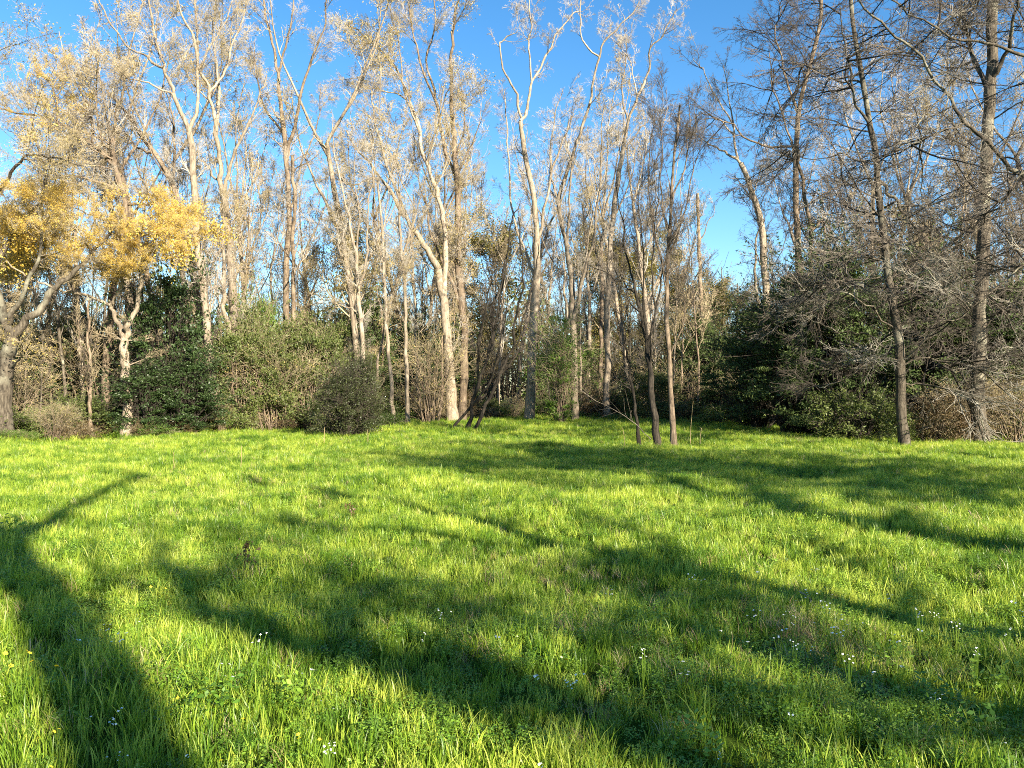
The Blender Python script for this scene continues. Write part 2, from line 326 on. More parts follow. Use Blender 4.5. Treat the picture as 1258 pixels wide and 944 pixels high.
grass['kind'] = 'stuff'; grass['label'] = 'lush bright green spring grass and low weeds covering the clearing'; grass['category'] = 'grass'
ng = bpy.data.node_groups.new('grass_scatter', 'GeometryNodeTree')
ng.interface.new_socket('Geometry', in_out='INPUT', socket_type='NodeSocketGeometry'); ng.interface.new_socket('Geometry', in_out='OUTPUT', socket_type='NodeSocketGeometry')
gi = ng.nodes.new('NodeGroupInput'); go = ng.nodes.new('NodeGroupOutput'); iop = ng.nodes.new('GeometryNodeInstanceOnPoints'); ci = ng.nodes.new('GeometryNodeCollectionInfo')
ci.inputs['Collection'].default_value = tcol; ci.inputs['Separate Children'].default_value = True; ci.inputs['Reset Children'].default_value = True
def nattr(nm, ty):
    a = ng.nodes.new('GeometryNodeInputNamedAttribute'); a.data_type = ty; a.inputs['Name'].default_value = nm; return [o for o in a.outputs if o.enabled and o.name == 'Attribute'][0]
cx = ng.nodes.new('ShaderNodeCombineXYZ'); ng.links.new(nattr('ti', 'FLOAT'), cx.inputs[0]); ng.links.new(nattr('rz', 'FLOAT'), cx.inputs[2])
e2r = ng.nodes.new('FunctionNodeEulerToRotation'); ng.links.new(cx.outputs[0], e2r.inputs[0])
ng.links.new(gi.outputs[0], iop.inputs['Points']); ng.links.new(ci.outputs[0], iop.inputs['Instance']); iop.inputs['Pick Instance'].default_value = True
ng.links.new(nattr('pick', 'INT'), iop.inputs['Instance Index']); ng.links.new(e2r.outputs[0], iop.inputs['Rotation']); ng.links.new(nattr('scl', 'FLOAT'), iop.inputs['Scale'])
ng.links.new(iop.outputs[0], go.inputs[0])
md = grass.modifiers.new('scatter', 'NODES'); md.node_group = ng
print('grass tufts', n, time.time() - T0)

# ------------------------------------------------------------------ trees
TRIS = [0]
def resample(P3, r0, r1, K, rng, wob, flare=0.0, z0=0):
    P = catmull(P3, K); n = len(P)
    w = rng.normal(size=(n, 3)) * wob; w[0] = 0; w = (w + np.roll(w, 1, 0)) / 2; w[0] = 0; P = P + w
    t = np.linspace(0, 1, n); r = r0 + (r1 - r0) * t ** 0.85
    r = r * (1 + 0.06 * rng.normal(size=n))
    if flare: r = r * (1 + flare * np.exp(-np.maximum(P[:, 2] - z0, 0) / 0.45))
    return P, r
STY = {  # branches: n per metre, angle, length ratio, upward pull ...
 'upright': dict(a=(1.15, 38, 0.34, 0.10, 0.14), b=(8, 38, 0.5, 0.08, 0.2), c=(7, 40, 0.55, 0.06, 0.25), tw=(5, 42, 0.55, 0.04, 0.25), flat=0),
 'spread': dict(a=(1.5, 62, 0.42, 0.03, 0.13), b=(8, 45, 0.5, 0.05, 0.18), c=(7, 45, 0.55, 0.05, 0.2), tw=(5, 45, 0.6, 0.05, 0.25), flat=0.3),
 'droop': dict(a=(3.4, 78, 0.40, -0.015, 0.12), b=(11, 42, 0.42, 0.00, 0.16), c=(8, 42, 0.55, 0.0, 0.18), tw=(4, 45, 0.6, 0.0, 0.2), flat=0.7),
 'slim': dict(a=(2.0, 28, 0.40, 0.16, 0.10), b=(6, 30, 0.5, 0.12, 0.15), c=(5, 32, 0.6, 0.08, 0.2), tw=(3, 35, 0.6, 0.05, 0.2), flat=0),
}
def crown(rng, LP, LR, style, n_a, a_len, rmin, tmul=1.0, t0=0.3):
    s = STY[style]; fl = s['flat']
    A = grow(rng, LP, LR, n_a, t0=t0, ang=s['a'][1], angj=12, lr=s['a'][2], labs=a_len, fall=0.45, up=s['a'][3], wig=s['a'][4], K=8, rr=0.5, rend=0.15, rmin=rmin * 1.6, flat=fl, weight=0.9)
    A = (A[0], np.minimum(A[1], (0.045 if fl < 0.5 else 0.03) * np.linspace(1, 0.3, 8)[None]))
    B = grow(rng, A[0], A[1], int(n_a * s['b'][0] * tmul), t0=0.12, ang=s['b'][1], angj=12, lr=s['b'][2], fall=0.5, up=s['b'][3], wig=s['b'][4], K=5, rr=0.6, rend=0.3, rmin=rmin * 1.1, flat=fl)
    C = grow(rng, B[0], B[1], int(len(B[0]) * s['c'][0] * 0.8), t0=0.12, ang=s['c'][1], angj=14, lr=s['c'][2], fall=0.4, up=s['c'][3], wig=s['c'][4], K=3, rr=0.6, rend=0.5, rmin=rmin * 0.85, flat=fl * 0.6)
    D = grow(rng, C[0], C[1], int(len(C[0]) * s['tw'][0] * 0.75), t0=0.15, ang=s['tw'][1], angj=15, lr=s['tw'][2] * 1.1, fall=0.3, up=s['tw'][3], wig=s['tw'][4], K=2, rr=0.7, rend=0.5, rmin=rmin * 0.7, flat=fl * 0.4)
    return A, B, C, D
def add_parts(root, org, rng, trunk, limbs, cr, bark, twig, leaf=None, nleaf=0, lsize=0.07, lspread=0.12, split=True, lfun=None, dead=None):
    tP, tR = trunk
    m_ = tube_mesh('trunk', [(tP[None], tR[None], 12)], org); o = link_mesh('trunk', m_, root, bark)
    for P, r in limbs:
        link_mesh('limb', tube_mesh('limb', [(P[None], r[None], 8)], org), root, bark)
    A, B, C, D = cr
    if split:
        for k in range(len(A[0])):
            link_mesh('branch', tube_mesh('branch', [(A[0][k:k + 1], A[1][k:k + 1], 5)], org), root, bark)
    gs = [(B[0], B[1], 3), (C[0], C[1], 3), (D[0], D[1], 3)]
    if not split: gs.insert(0, (A[0], A[1], 5))
    tw = link_mesh('twigs', tube_mesh('twigs', gs, org), root, twig); tw['kind'] = 'stuff'
    if leaf is not None and nleaf:
        src = D[0]
        Cn = pts_on(rng, src, nleaf, lspread)
        if lfun is not None: Cn = Cn[lfun(Cn)]
        if len(Cn):
            lo = link_mesh('foliage', leaves_mesh('foliage', rng, Cn, lsize, off=org), root, leaf); lo['kind'] = 'stuff'
# sprays: one side branch with its twigs, built a few times per kind and copied
import mathutils
def make_spray(seed, kind):
    rg = np.random.default_rng(seed)
    up, wig, bang, flat, nB, nC, nD, bark, twig, leaf, nl, ls, r = SPK[kind]; kf = 1.35 if 'droop' in kind else 1.0
    n = 10; x = np.linspace(0, 3.0, n); d = np.array([1.0, 0, 0]); Pp = [np.zeros(3)]
    for k in range(1, n):
        d = norm(d + rg.normal(size=3) * wig + np.array([0, 0, up])); Pp.append(Pp[-1] + d * 3.0 / (n - 1))
    Pp = np.array(Pp)[None]; Rr = (r * np.linspace(1, 0.2, n))[None]
    B = grow(rg, Pp, Rr, nB, t0=0.12, ang=bang, angj=12, lr=0.42 * (1.3 if 'droop' in kind else 1), fall=0.5, up=up, wig=wig * 1.2, K=6, rr=0.55, rend=0.3, rmin=0.009 * kf, flat=flat)
    C = grow(rg, B[0], B[1], nC, t0=0.1, ang=bang - 3, angj=14, lr=0.5, fall=0.4, up=up, wig=wig * 1.5, K=4, rr=0.6, rend=0.4, rmin=0.007 * kf, flat=flat * .6)
    D = grow(rg, np.concatenate([C[0], B[0][:, 2:]]), np.concatenate([C[1], B[1][:, 2:]]), nD, t0=0.1, ang=bang - 3, angj=16, lr=0.6, fall=0.3, up=up, wig=wig * 1.5, K=2, rr=0.6, rend=0.5, rmin=0.0055 * kf, flat=flat * .4)
    out = [('branch', tube_mesh('branch', [(Pp, Rr, 5)])), ('twigs', tube_mesh('twigs', [(B[0], B[1], 3), (C[0], C[1], 3), (D[0], D[1], 3)]))]
    out[0][1].materials.append(bark); out[1][1].materials.append(twig)
    if nl: out.append(('foliage', leaves_mesh('foliage', rg, pts_on(rg, D[0], nl, 0.09), ls))); out[2][1].materials.append(leaf)
    return out
SPK = {  # up, wig, angle, flat, nB, nC, nD, bark, twig, leaf, leaves, leaf size, radius
 'pale': (0.03, 0.10, 42, 0.2, 16, 90, 420, M_PALE, TW_PALE, LF_TAN, 60, 0.04, 0.028), 'tan': (0.03, 0.10, 42, 0.2, 16, 90, 420, M_BROWN, TW_TAN, LF_TAN, 80, 0.04, 0.028),
 'bud': (0.03, 0.10, 42, 0.2, 16, 90, 380, M_PALE, TW_TAN, LF_BUD, 420, 0.052, 0.028), 'bare': (0.04, 0.10, 40, 0.2, 14, 80, 380, M_PALE, TW_PALE, None, 0, 0, 0.026),
 'droop': (0.005, 0.10, 44, 0.7, 13, 42, 110, M_DARK, TW_DARK, None, 0, 0, 0.032), 'droopgrey': (0.02, 0.14, 44, 0.6, 12, 38, 90, M_LICH, TW_GREY, None, 0, 0, 0.032),
 'slim': (0.03, 0.07, 30, 0.2, 12, 60, 260, M_DARK, TW_DARK, None, 0, 0, 0.018), 'gold': (0.01, 0.12, 48, 0.5, 16, 90, 300, M_PALE, TW_TAN, LF_GOLD, 1500, 0.07, 0.026)}
SPRAY = {k: [make_spray(300 + i * 10 + j, k) for j in range(4)] for i, k in enumerate(SPK)}
def add_sprays(rng, root, org, LP, LR, kinds, n, length, t0, ang, up0, flat, filt=None):
    M, K, _ = LP.shape; seg = np.linalg.norm(LP[:, 1:] - LP[:, :-1], axis=-1).sum(1) ** 0.8; idx = rng.choice(M, n, p=seg / seg.sum())
    t = t0 + (0.98 - t0) * rng.random(n) ** 0.85; f = t * (K - 1); i = np.minimum(f.astype(int), K - 2); w = (f - i)[:, None]
    p = LP[idx, i] * (1 - w) + LP[idx, i + 1] * w; T = norm(LP[idx, i + 1] - LP[idx, i]); rd = rng.normal(size=(n, 3)); rd[:, 2] *= (1 - flat)
    pp = norm(rd - (rd * T).sum(1, keepdims=True) * T); a = np.radians(ang + 12 * rng.normal(size=n))[:, None]; d = norm(np.cos(a) * T + np.sin(a) * pp + np.array([0, 0, up0]))
    for k in range(n):
        if filt is not None and not filt(p[k]): continue
        kind = kinds[int(rng.integers(len(kinds)))]; src = SPRAY[kind][int(rng.integers(4))]
        X_ = d[k]; Z_ = norm(np.array([0, 0, 1.0]) - X_[2] * X_ + 0.25 * rng.normal(size=3)); Z_ = norm(Z_ - (Z_ @ X_) * X_); Y_ = np.cross(Z_, X_)
        s_ = length / 3.0 * rng.uniform(0.55, 1.25) * (1.1 - 0.45 * t[k]); q = p[k] - org
        mt = mathutils.Matrix([[X_[0] * s_, Y_[0] * s_, Z_[0] * s_, q[0]], [X_[1] * s_, Y_[1] * s_, Z_[1] * s_, q[1]], [X_[2] * s_, Y_[2] * s_, Z_[2] * s_, q[2]], [0, 0, 0, 1]])
        b_ = link_mesh('branch', src[0][1], root); b_.matrix_basis = mt
        for nm, m_ in src[1:]:
            o = link_mesh(nm, m_, b_); o['kind'] = 'stuff'
LAND = []     # landmarks for naming background trees: (px, words)
def inpx(x0, x1, y0, y1):
    return lambda p: x0 < W / 2 + p[0] / p[1] * F < x1 and y0 < 495 - (p[2] - EYE) / p[1] * F < y1
def photo_tree(seed, name, label, cat, D, trunk_px, w0, w1, limbs=(), style='upright', bark=M_PALE, twig=TW_PALE, n_a=14, a_len=9.0, rmin=0.008, tmul=1.0,
               leaf=None, nleaf=0, lsize=0.08, lspread=0.15, t0=0.35, group=None, wob=0.05, lfun=None, depth=0.35, extra=None, spray=None, ns=None, sl=None, sfilt=None, more=()):
    """trunk_px: outline of the trunk's axis in photograph pixels, stood at distance D; widths in pixels"""
    rng = np.random.default_rng(seed); pm_ = D / F
    b0 = at(trunk_px[0][0], 500, D); z0 = float(gz(b0[0], b0[1]))
    lean = rng.normal() * 0.04
    P3 = [np.array([b0[0], b0[1], z0 - 0.15])] + [at(px, py, D + lean * (at(px, py, D)[2] - z0)) for px, py in trunk_px[1:]]
    tP, tR = resample(P3, 0.86 * w0 * pm_ / 2, 0.8 * w1 * pm_ / 2, 26, rng, wob, 0.3, z0)
    allP = [(tP, tR)]; out = []
    for pl, a0, a1 in limbs:
        # start from the closest point of what is already there
        s = at(pl[0][0], pl[0][1], D); best = None
        for P, r in allP:
            d = np.hypot(P[:, 0] / P[:, 1] * D - s[0], P[:, 2] - s[2] ); k = int(d.argmin())
            if best is None or d[k] < best[0]: best = (d[k], P[k], r[k])
        y0 = best[1][1]; slope = rng.uniform(-1, 1) * depth; Q = [best[1]]; acc = 0.0; prev = s
        for px, py in pl[1:]:
            q = at(px, py, D); acc += np.linalg.norm(q - prev); prev = q; Q.append(at(px, py, y0 + slope * acc))
        P, r = resample(Q, min(0.82 * a0 * pm_ / 2, best[2]), 0.6 * a1 * pm_ / 2, max(10, 4 * len(pl)), rng, wob * 1.5)
        allP.append((P, r)); out.append((P, r))
    K = 12
    LP = np.stack([catmull(P, K) for P, r in allP]); LR = np.stack([np.interp(np.linspace(0, 1, K), np.linspace(0, 1, len(r)), r) for P, r in allP])
    if len(LP) > 1: LP[0], LR[0] = LP[0], LR[0]
    org = np.array([tP[0][0], tP[0][1], z0])
    root = empty(name, org, label, cat, group)
    cr = crown(rng, LP, LR, style, int(n_a * 0.75), a_len * 1.2, rmin, tmul, t0)
    add_parts(root, org, rng, (tP, tR), out, cr, bark, twig, leaf, nleaf, lsize, lspread, True, lfun)
    if spray is None: spray = {'droop': ['droop', 'droop', 'droopgrey'], 'slim': ['slim']}.get(style, ['pale', 'tan'] if leaf is LF_TAN else ['bud', 'pale'] if leaf is LF_BUD else ['bare'] if twig is TW_PALE else ['droop'] if twig in (TW_DARK, TW_GREY) else ['tan'])
    st = STY[style]
    add_sprays(rng, root, org, LP, LR, spray, ns if ns is not None else int(n_a * 1.15), sl if sl is not None else a_len * 0.32, t0, st['a'][1], 0.1 if style != 'droop' else 0.02, st['flat'], sfilt)
    for kd, n_, l_, fl_ in more: add_sprays(rng, root, org, LP, LR, kd, n_, l_, 0.05, st['a'][1], 0.1, st['flat'], fl_)
    LAND.append((trunk_px[0][0], label))
    return root

# ---- trees at the edge of the clearing, traced from the photograph and stood at their distances
P = photo_tree
P(1, 'tree', 'massive brown trunk at the left edge, limbs forking low under golden foliage', 'tree', 33.5,
  [(6, 545), (4, 500), (8, 450), (14, 415)], 28, 18,
  [([(14, 415), (34, 395), (55, 372), (72, 352), (95, 330), (120, 300), (150, 275)], 15, 4), ([(14, 415), (4, 380), (-10, 330), (-14, 250), (-20, 160), (-10, 60)], 14, 3),
   ([(2, 400), (20, 378), (35, 345), (50, 300), (48, 250), (60, 190)], 9, 3), ([(-10, 330), (30, 270), (70, 235), (100, 215)], 9, 2), ([(-14, 250), (20, 205), (50, 190), (95, 200)], 7, 2)],
  bark=M_LICH, twig=TW_TAN, leaf=LF_BUD, nleaf=3510, lsize=0.085, lspread=0.2, n_a=26, a_len=9, style='spread', spray=['bud', 'tan'], ns=34, sl=2.4, more=[(['gold'], 150, 1.8, inpx(-60, 110, 235, 330))])
P(2, 'tree', 'dark trunk near the left edge, its long arching limb ending against the sky', 'tree', 38,
  [(127, 536), (130, 460), (136, 380), (147, 310), (153, 255), (142, 205), (137, 165)], 13, 6,
  [([(142, 205), (118, 182), (90, 162), (60, 145), (30, 140), (-15, 132)], 7, 3), ([(118, 182), (112, 150), (108, 130), (95, 90)], 3.5, 1.5), ([(75, 152), (70, 110), (72, 75)], 3, 1.2),
   ([(150, 250), (180, 250), (200, 262), (215, 285)], 5, 3), ([(147, 235), (110, 220), (85, 218), (40, 225)], 5, 2), ([(137, 165), (150, 120), (165, 95)], 4, 1.5)],
  bark=M_BROWN, twig=TW_TAN, leaf=LF_TAN, nleaf=708, lsize=0.065, lspread=0.15, n_a=24, a_len=8, style='spread', more=[(['gold'], 150, 1.8, inpx(-60, 92, 60, 160))])
# golden tree: pale trunk under the golden layer
P(3, 'tree', 'pale forked trunk left of the dark holly, one limb sweeping left beneath a golden crown', 'tree', 35.5,
  [(156, 532), (157, 505), (154, 470), (153, 440), (153, 415)], 15, 12,
  [([(153, 415), (160, 395), (169, 370), (174, 340), (172, 315), (168, 290)], 9, 4), ([(153, 415), (144, 393), (137, 378), (134, 372)], 8, 6),
   ([(137, 378), (146, 352), (148, 332), (146, 312), (150, 290), (165, 262)], 6.5, 3), ([(134, 372), (112, 366), (90, 360), (72, 358), (52, 350), (38, 343), (10, 320)], 7, 3),
   ([(148, 332), (120, 300), (90, 280), (50, 270), (0, 262), (-30, 260)], 4, 2), ([(172, 315), (195, 290), (215, 285), (235, 290)], 4, 1.6), ([(90, 360), (75, 330), (50, 310), (15, 300), (-20, 305)], 4, 1.6),
   ([(150, 290), (120, 268), (95, 255), (60, 250)], 4, 1.6), ([(168, 290), (185, 268), (205, 262)], 4, 1.6), ([(120, 300), (80, 310), (40, 318), (10, 322)], 3, 1.2), ([(195, 290), (210, 310), (225, 318)], 2.5, 1), ([(90, 280), (60, 290), (30, 288), (-10, 285)], 3, 1.2)],
  bark=M_PALE, twig=TW_TAN, leaf=LF_GOLD, nleaf=16000, lsize=0.10, lspread=0.25, n_a=40, a_len=4.6, style='droop', t0=0.3, depth=0.9, spray=['gold'], ns=200, sl=1.6,
  sfilt=lambda p: at(0, 338, 35)[2] < p[2] < at(0, 238, 35)[2],
  lfun=lambda C: (C[:, 2] > at(0, 345, 35)[2] + 0.5 * np.sin(C[:, 0] * 1.9)) & (C[:, 2] < at(0, 232, 35)[2] + 0.6 * np.sin(C[:, 0] * 1.3)))
P(4, 'tree', 'tall pale trunk right of the holly, straight then forking into two white limbs high up', 'tree', 40,
  [(264, 530), (263, 480), (257, 430), (251, 360), (243, 300), (238, 230), (232, 163)], 14, 9,
  [([(232, 163), (215, 125), (205, 95), (198, 70), (188, 30), (184, -30)], 7, 3), ([(205, 95), (180, 72), (152, 52), (125, 10), (110, -25)], 4.5, 2), ([(232, 163), (241, 130), (244, 80), (241, 30), (238, -40)], 6, 3),
   ([(244, 80), (262, 50), (278, 25), (290, -20)], 4, 2), ([(215, 125), (190, 105), (160, 95), (130, 90)], 3.5, 1.5)],
  leaf=LF_TAN, nleaf=551, lsize=0.065, n_a=24, a_len=9)
P(5, 'tree', 'pale grey-brown trunk crossing behind the holly and curving far up to the left', 'tree', 41,
  [(268, 528), (262, 460), (246, 390), (236, 330), (226, 275), (212, 225), (192, 190), (170, 165), (152, 135), (133, 112)], 13, 4,
  [([(212, 225), (216, 180), (210, 140), (205, 110)], 5, 2), ([(192, 190), (170, 185), (150, 160), (120, 165)], 4, 1.6), ([(226, 275), (205, 262), (180, 225), (160, 220)], 4, 1.6)],
  bark=M_BROWN, twig=TW_PALE, leaf=LF_TAN, nleaf=472, lsize=0.065, n_a=20, a_len=9)
P(6, 'tree', 'pair-stemmed cream trunk just left of the brown twin trunk, forking wide at the top', 'tree', 42,
  [(290, 528), (289, 450), (287, 380), (283, 310), (276, 240)], 15, 10,
  [([(276, 240), (270, 200), (266, 160), (258, 125), (250, 95), (236, 50), (215, 0), (205, -40)], 8, 3), ([(276, 240), (283, 200), (296, 170), (308, 145), (318, 120), (330, 95)], 6, 2.5),
   ([(258, 125), (272, 95), (285, 60), (300, 20), (305, -20)], 4, 2), ([(277, 232), (262, 215), (248, 195), (240, 178)], 4, 2), ([(287, 430), (277, 390), (275, 340), (275, 290), (274, 250)], 8, 5), ([(266, 160), (268, 100), (262, 50), (266, -20)], 5, 2)],
  leaf=LF_BUD, nleaf=2700, lsize=0.065, n_a=24, a_len=9)
P(7, 'tree', 'brown twin trunk rising amid the left green shrubs to a white branching top', 'tree', 44,
  [(350, 527), (350, 470), (352, 400), (351, 330), (354, 270), (352, 200), (346, 140)], 10, 7,
  [([(346, 140), (342, 90), (335, 50), (325, 10), (320, -40)], 6, 3), ([(352, 190), (362, 150), (370, 110), (385, 70), (398, 35), (410, -20)], 6, 2.5), ([(342, 90), (352, 50), (360, 10), (365, -40)], 4, 2),
   ([(352, 520), (360, 450), (361, 380), (359, 300), (362, 240), (358, 190)], 8, 6), ([(354, 270), (372, 200), (390, 160), (396, 110)], 4, 1.6), ([(350, 170), (325, 130), (316, 90), (312, 50)], 4, 1.6)],
  bark=M_BROWN, twig=TW_PALE, leaf=LF_BUD, nleaf=1350, lsize=0.058, n_a=26, a_len=8)
P(8, 'tree', 'slim pale tree behind the dark round bush, splitting into a fan of stems', 'tree', 42,
  [(449, 535), (450, 480), (446, 420), (440, 360), (436, 310)], 9, 5,
  [([(436, 310), (428, 270), (420, 230), (412, 190), (405, 140)], 4.5, 1.5), ([(440, 360), (450, 310), (452, 260), (458, 210), (455, 160)], 4, 1.5), ([(436, 310), (440, 260), (434, 210), (440, 170)], 3.5, 1.2), ([(444, 390), (430, 380), (415, 375), (402, 365)], 3, 1.4),
   ([(450, 480), (442, 420), (430, 360), (418, 310), (408, 260)], 5, 1.6)],
  leaf=LF_BUD, nleaf=1350, lsize=0.058, n_a=24, a_len=6.5)
P(9, 'tree', 'thin pale pole of a tree, left one of three right of the dark bush', 'tree', 43,
  [(484, 530), (480, 470), (476, 410), (473, 350), (470, 290), (464, 220)], 6.5, 3, [([(470, 290), (478, 240), (484, 190)], 2.5, 1), ([(473, 330), (462, 290), (455, 260)], 2.5, 1)],
  leaf=LF_BUD, nleaf=648, lsize=0.052, n_a=14, a_len=6, style='slim', spray=['bud', 'bare'], ns=16, sl=1.7)
P(10, 'tree', 'thin blotched pale pole of a tree, middle of three right of the bush', 'tree', 43,
  [(501, 531), (500, 470), (499, 410), (497, 350), (493, 290), (490, 230)], 7, 3, [([(497, 350), (505, 300), (512, 250)], 2.5, 1)],
  leaf=LF_BUD, nleaf=648, lsize=0.052, n_a=14, a_len=6, style='slim', spray=['bud', 'bare'], ns=16, sl=1.7)
P(11, 'tree', 'thinnest pale pole of three right of the dark bush, set slightly further back', 'tree', 49,
  [(513, 520), (512, 450), (510, 380), (507, 300), (508, 240)], 5, 2, [], leaf=LF_BUD, nleaf=540, lsize=0.052, n_a=12, a_len=6, style='slim', spray=['bud', 'bare'], ns=16, sl=1.7)
P(12, 'tree', 'thick tan trunk in the middle, big limbs sweeping up to the left', 'tree', 46,
  [(556, 522), (553, 470), (550, 420), (544, 370), (538, 330)], 17, 11,
  [([(538, 330), (522, 305), (505, 277), (492, 255), (472, 225), (450, 195), (425, 160)], 10, 3), ([(544, 370), (548, 310), (545, 262), (532, 225), (520, 190), (514, 155), (498, 110), (478, 75), (452, 48), (428, 32)], 9, 3),
   ([(514, 155), (500, 125), (470, 110), (440, 95)], 4, 1.6), ([(520, 190), (545, 130), (560, 90)], 3, 1.2), ([(472, 225), (455, 220), (430, 230), (408, 215)], 4, 1.5), ([(505, 277), (480, 215), (462, 150), (455, 110)], 5, 2), ([(498, 110), (490, 60), (480, 20), (484, -20)], 4, 1.6)],
  leaf=LF_BUD, nleaf=5940, lsize=0.085, lspread=0.22, n_a=38, a_len=9)
P(13, 'tree', 'tall trunk right beside the thick tan one, ending in black upright limbs against yellow buds', 'tree', 47,
  [(566, 520), (570, 450), (568, 380), (562, 300), (562, 230), (558, 160)], 13, 8,
  [([(558, 160), (554, 110), (556, 60), (558, 25), (572, -20)], 7, 3), ([(562, 230), (545, 170), (535, 120), (524, 75), (534, 35), (530, -30)], 6, 2.5), ([(562, 190), (572, 140), (562, 90)], 3, 1.4), ([(562, 210), (580, 175), (590, 150)], 3, 1.2),
   ([(535, 120), (515, 75), (506, 30), (500, -20)], 4, 1.6), ([(568, 380), (548, 330), (530, 290), (522, 240)], 6, 3)],
  bark=M_BROWN, twig=TW_PALE, leaf=LF_BUD, nleaf=4860, lsize=0.085, lspread=0.2, n_a=34, a_len=8)
P(14, 'tree', 'three thin dark stems leaning right together out of the shaded grass in the middle', 'tree', 37.5,
  [(573, 537), (578, 505), (588, 470), (600, 440), (608, 405), (612, 380)], 6, 3.5,
  [([(574, 536), (560, 533), (556, 528), (585, 492), (612, 468), (632, 440), (640, 410), (648, 370), (658, 330), (660, 300)], 5.5, 2), ([(574, 535), (584, 526), (598, 490), (614, 460), (630, 425), (634, 395), (642, 350), (640, 300), (636, 270)], 6.5, 2.2),
   ([(600, 440), (606, 390), (618, 340), (628, 280), (640, 250)], 5, 2), ([(612, 460), (622, 440), (640, 425), (652, 400)], 4.5, 1.8), ([(588, 470), (588, 420), (600, 370), (606, 330)], 4.5, 1.8), ([(585, 500), (600, 470), (612, 430), (622, 380), (622, 330)], 4, 1.4), ([(612, 380), (622, 330), (634, 280)], 4, 1.4)],
  bark=M_DARK, twig=TW_DARK, n_a=12, a_len=5, spray=['slim', 'slim', 'tan'], ns=8, sl=1.6, rmin=0.007)
P(15, 'tree', 'big tan trunk right of the leaning stems, opening into a white vase crown', 'tree', 47,
  [(650, 518), (652, 460), (655, 400), (659, 350), (660, 300), (657, 250), (645, 190), (640, 150)], 15, 6,
  [([(640, 150), (647, 135), (654, 100), (668, 73), (684, 44), (702, 20), (715, 15)], 5, 2), ([(640, 150), (632, 112), (618, 85), (614, 55), (624, 45), (636, 38)], 4, 1.6), ([(654, 100), (650, 60), (652, 30), (648, -30)], 4, 2),
   ([(659, 340), (640, 300), (628, 250), (624, 190), (622, 140), (620, 110)], 4.5, 1.8), ([(660, 300), (668, 260), (682, 200), (700, 150), (704, 140)], 5, 2)],
  twig=TW_PALE, n_a=26, a_len=6.5)
P(16, 'tree', 'double trunk rising behind the pale green sapling, branching into tall bare white limbs', 'tree', 47,
  [(706, 518), (705, 460), (704, 400), (701, 340), (694, 295), (684, 245)], 11, 6,
  [([(684, 250), (697, 207), (713, 167), (723, 127), (734, 83), (741, 50), (767, 27), (784, 5)], 7, 2), ([(694, 300), (700, 250), (703, 200), (695, 177), (702, 143)], 4, 1.6), ([(704, 400), (715, 350), (728, 300), (735, 245), (738, 190), (742, 130)], 6, 2),
   ([(705, 460), (697, 420), (695, 360), (692, 320)], 6, 4), ([(734, 83), (715, 50), (712, 15), (716, -30)], 3, 1.4), ([(684, 250), (676, 210), (680, 150), (690, 110)], 4, 1.4)],
  twig=TW_PALE, n_a=28, a_len=6.5)
P(17, 'tree', 'pale slanting trunk behind the dark slender pair, its top forking like a crooked antler', 'tree', 50,
  [(746, 516), (746, 460), (746, 400), (748, 340), (752, 285), (758, 235), (764, 187)], 10, 7,
  [([(764, 187), (770, 153), (784, 117), (797, 90), (800, 60), (817, 38), (830, 10)], 5.5, 2), ([(770, 153), (765, 110), (770, 60), (768, 20)], 3, 1.2), ([(784, 117), (775, 80), (760, 55)], 2.5, 1), ([(752, 285), (735, 240), (726, 190)], 3.5, 1.4), ([(764, 187), (785, 160), (800, 140)], 3, 1.2)],
  twig=TW_PALE, n_a=24, a_len=6.5)
P(18, 'tree', 'slender dark tree standing in the grass right of centre, forking at chest-of-frame height', 'tree', 27.5,
  [(807, 556), (805, 520), (800, 480), (797, 440), (792, 405), (784, 370)], 11, 6,
  [([(784, 370), (775, 335), (768, 300), (764, 260), (755, 225)], 4.5, 1.6), ([(797, 425), (806, 380), (812, 340), (822, 300), (832, 270)], 4, 1.5), ([(784, 370), (770, 350), (750, 340), (720, 325)], 3, 1), ([(792, 405), (780, 395), (762, 388), (748, 370)], 2.5, 0.9),
   ([(797, 440), (790, 380), (792, 320), (785, 260), (790, 200)], 3.5, 1.2), ([(806, 380), (800, 330), (806, 270), (808, 210)], 3, 1)],
  style='slim', ns=44, bark=M_DARK, twig=TW_DARK, n_a=26, a_len=4.6, rmin=0.006, depth=0.25, wob=0.03)
P(19, 'tree', 'thin brown tree just right of the slender dark one with many fine branches splayed upward', 'tree', 27.5,
  [(827, 556), (826, 500), (822, 440), (820, 380), (820, 320), (824, 250), (828, 190), (834, 130)], 9, 3,
  [([(820, 350), (805, 290), (798, 230), (800, 170), (806, 130)], 3.5, 1), ([(820, 330), (838, 270), (850, 210), (856, 150)], 3.5, 1), ([(822, 290), (812, 230), (815, 170), (820, 110)], 3, 1), ([(824, 250), (842, 200), (846, 150), (848, 115)], 3, 1), ([(822, 440), (838, 400), (845, 360), (862, 330)], 2.5, 0.9)],
  style='slim', ns=44, bark=M_BROWN, twig=TW_DARK, n_a=30, a_len=4.6, rmin=0.006, depth=0.25, wob=0.03)
P(20, 'tree', 'small shaded dead-looking stem leaning left, left of the slender dark tree', 'tree', 28,
  [(786, 556), (783, 520), (778, 480), (772, 440), (766, 410)], 6, 2.5, [([(772, 440), (768, 400), (760, 350), (752, 320)], 2, 0.8), ([(778, 480), (762, 470), (748, 450)], 2, 0.8)],
  style='slim', bark=M_DARK, twig=TW_DARK, n_a=10, a_len=3.5, rmin=0.006, wob=0.03)
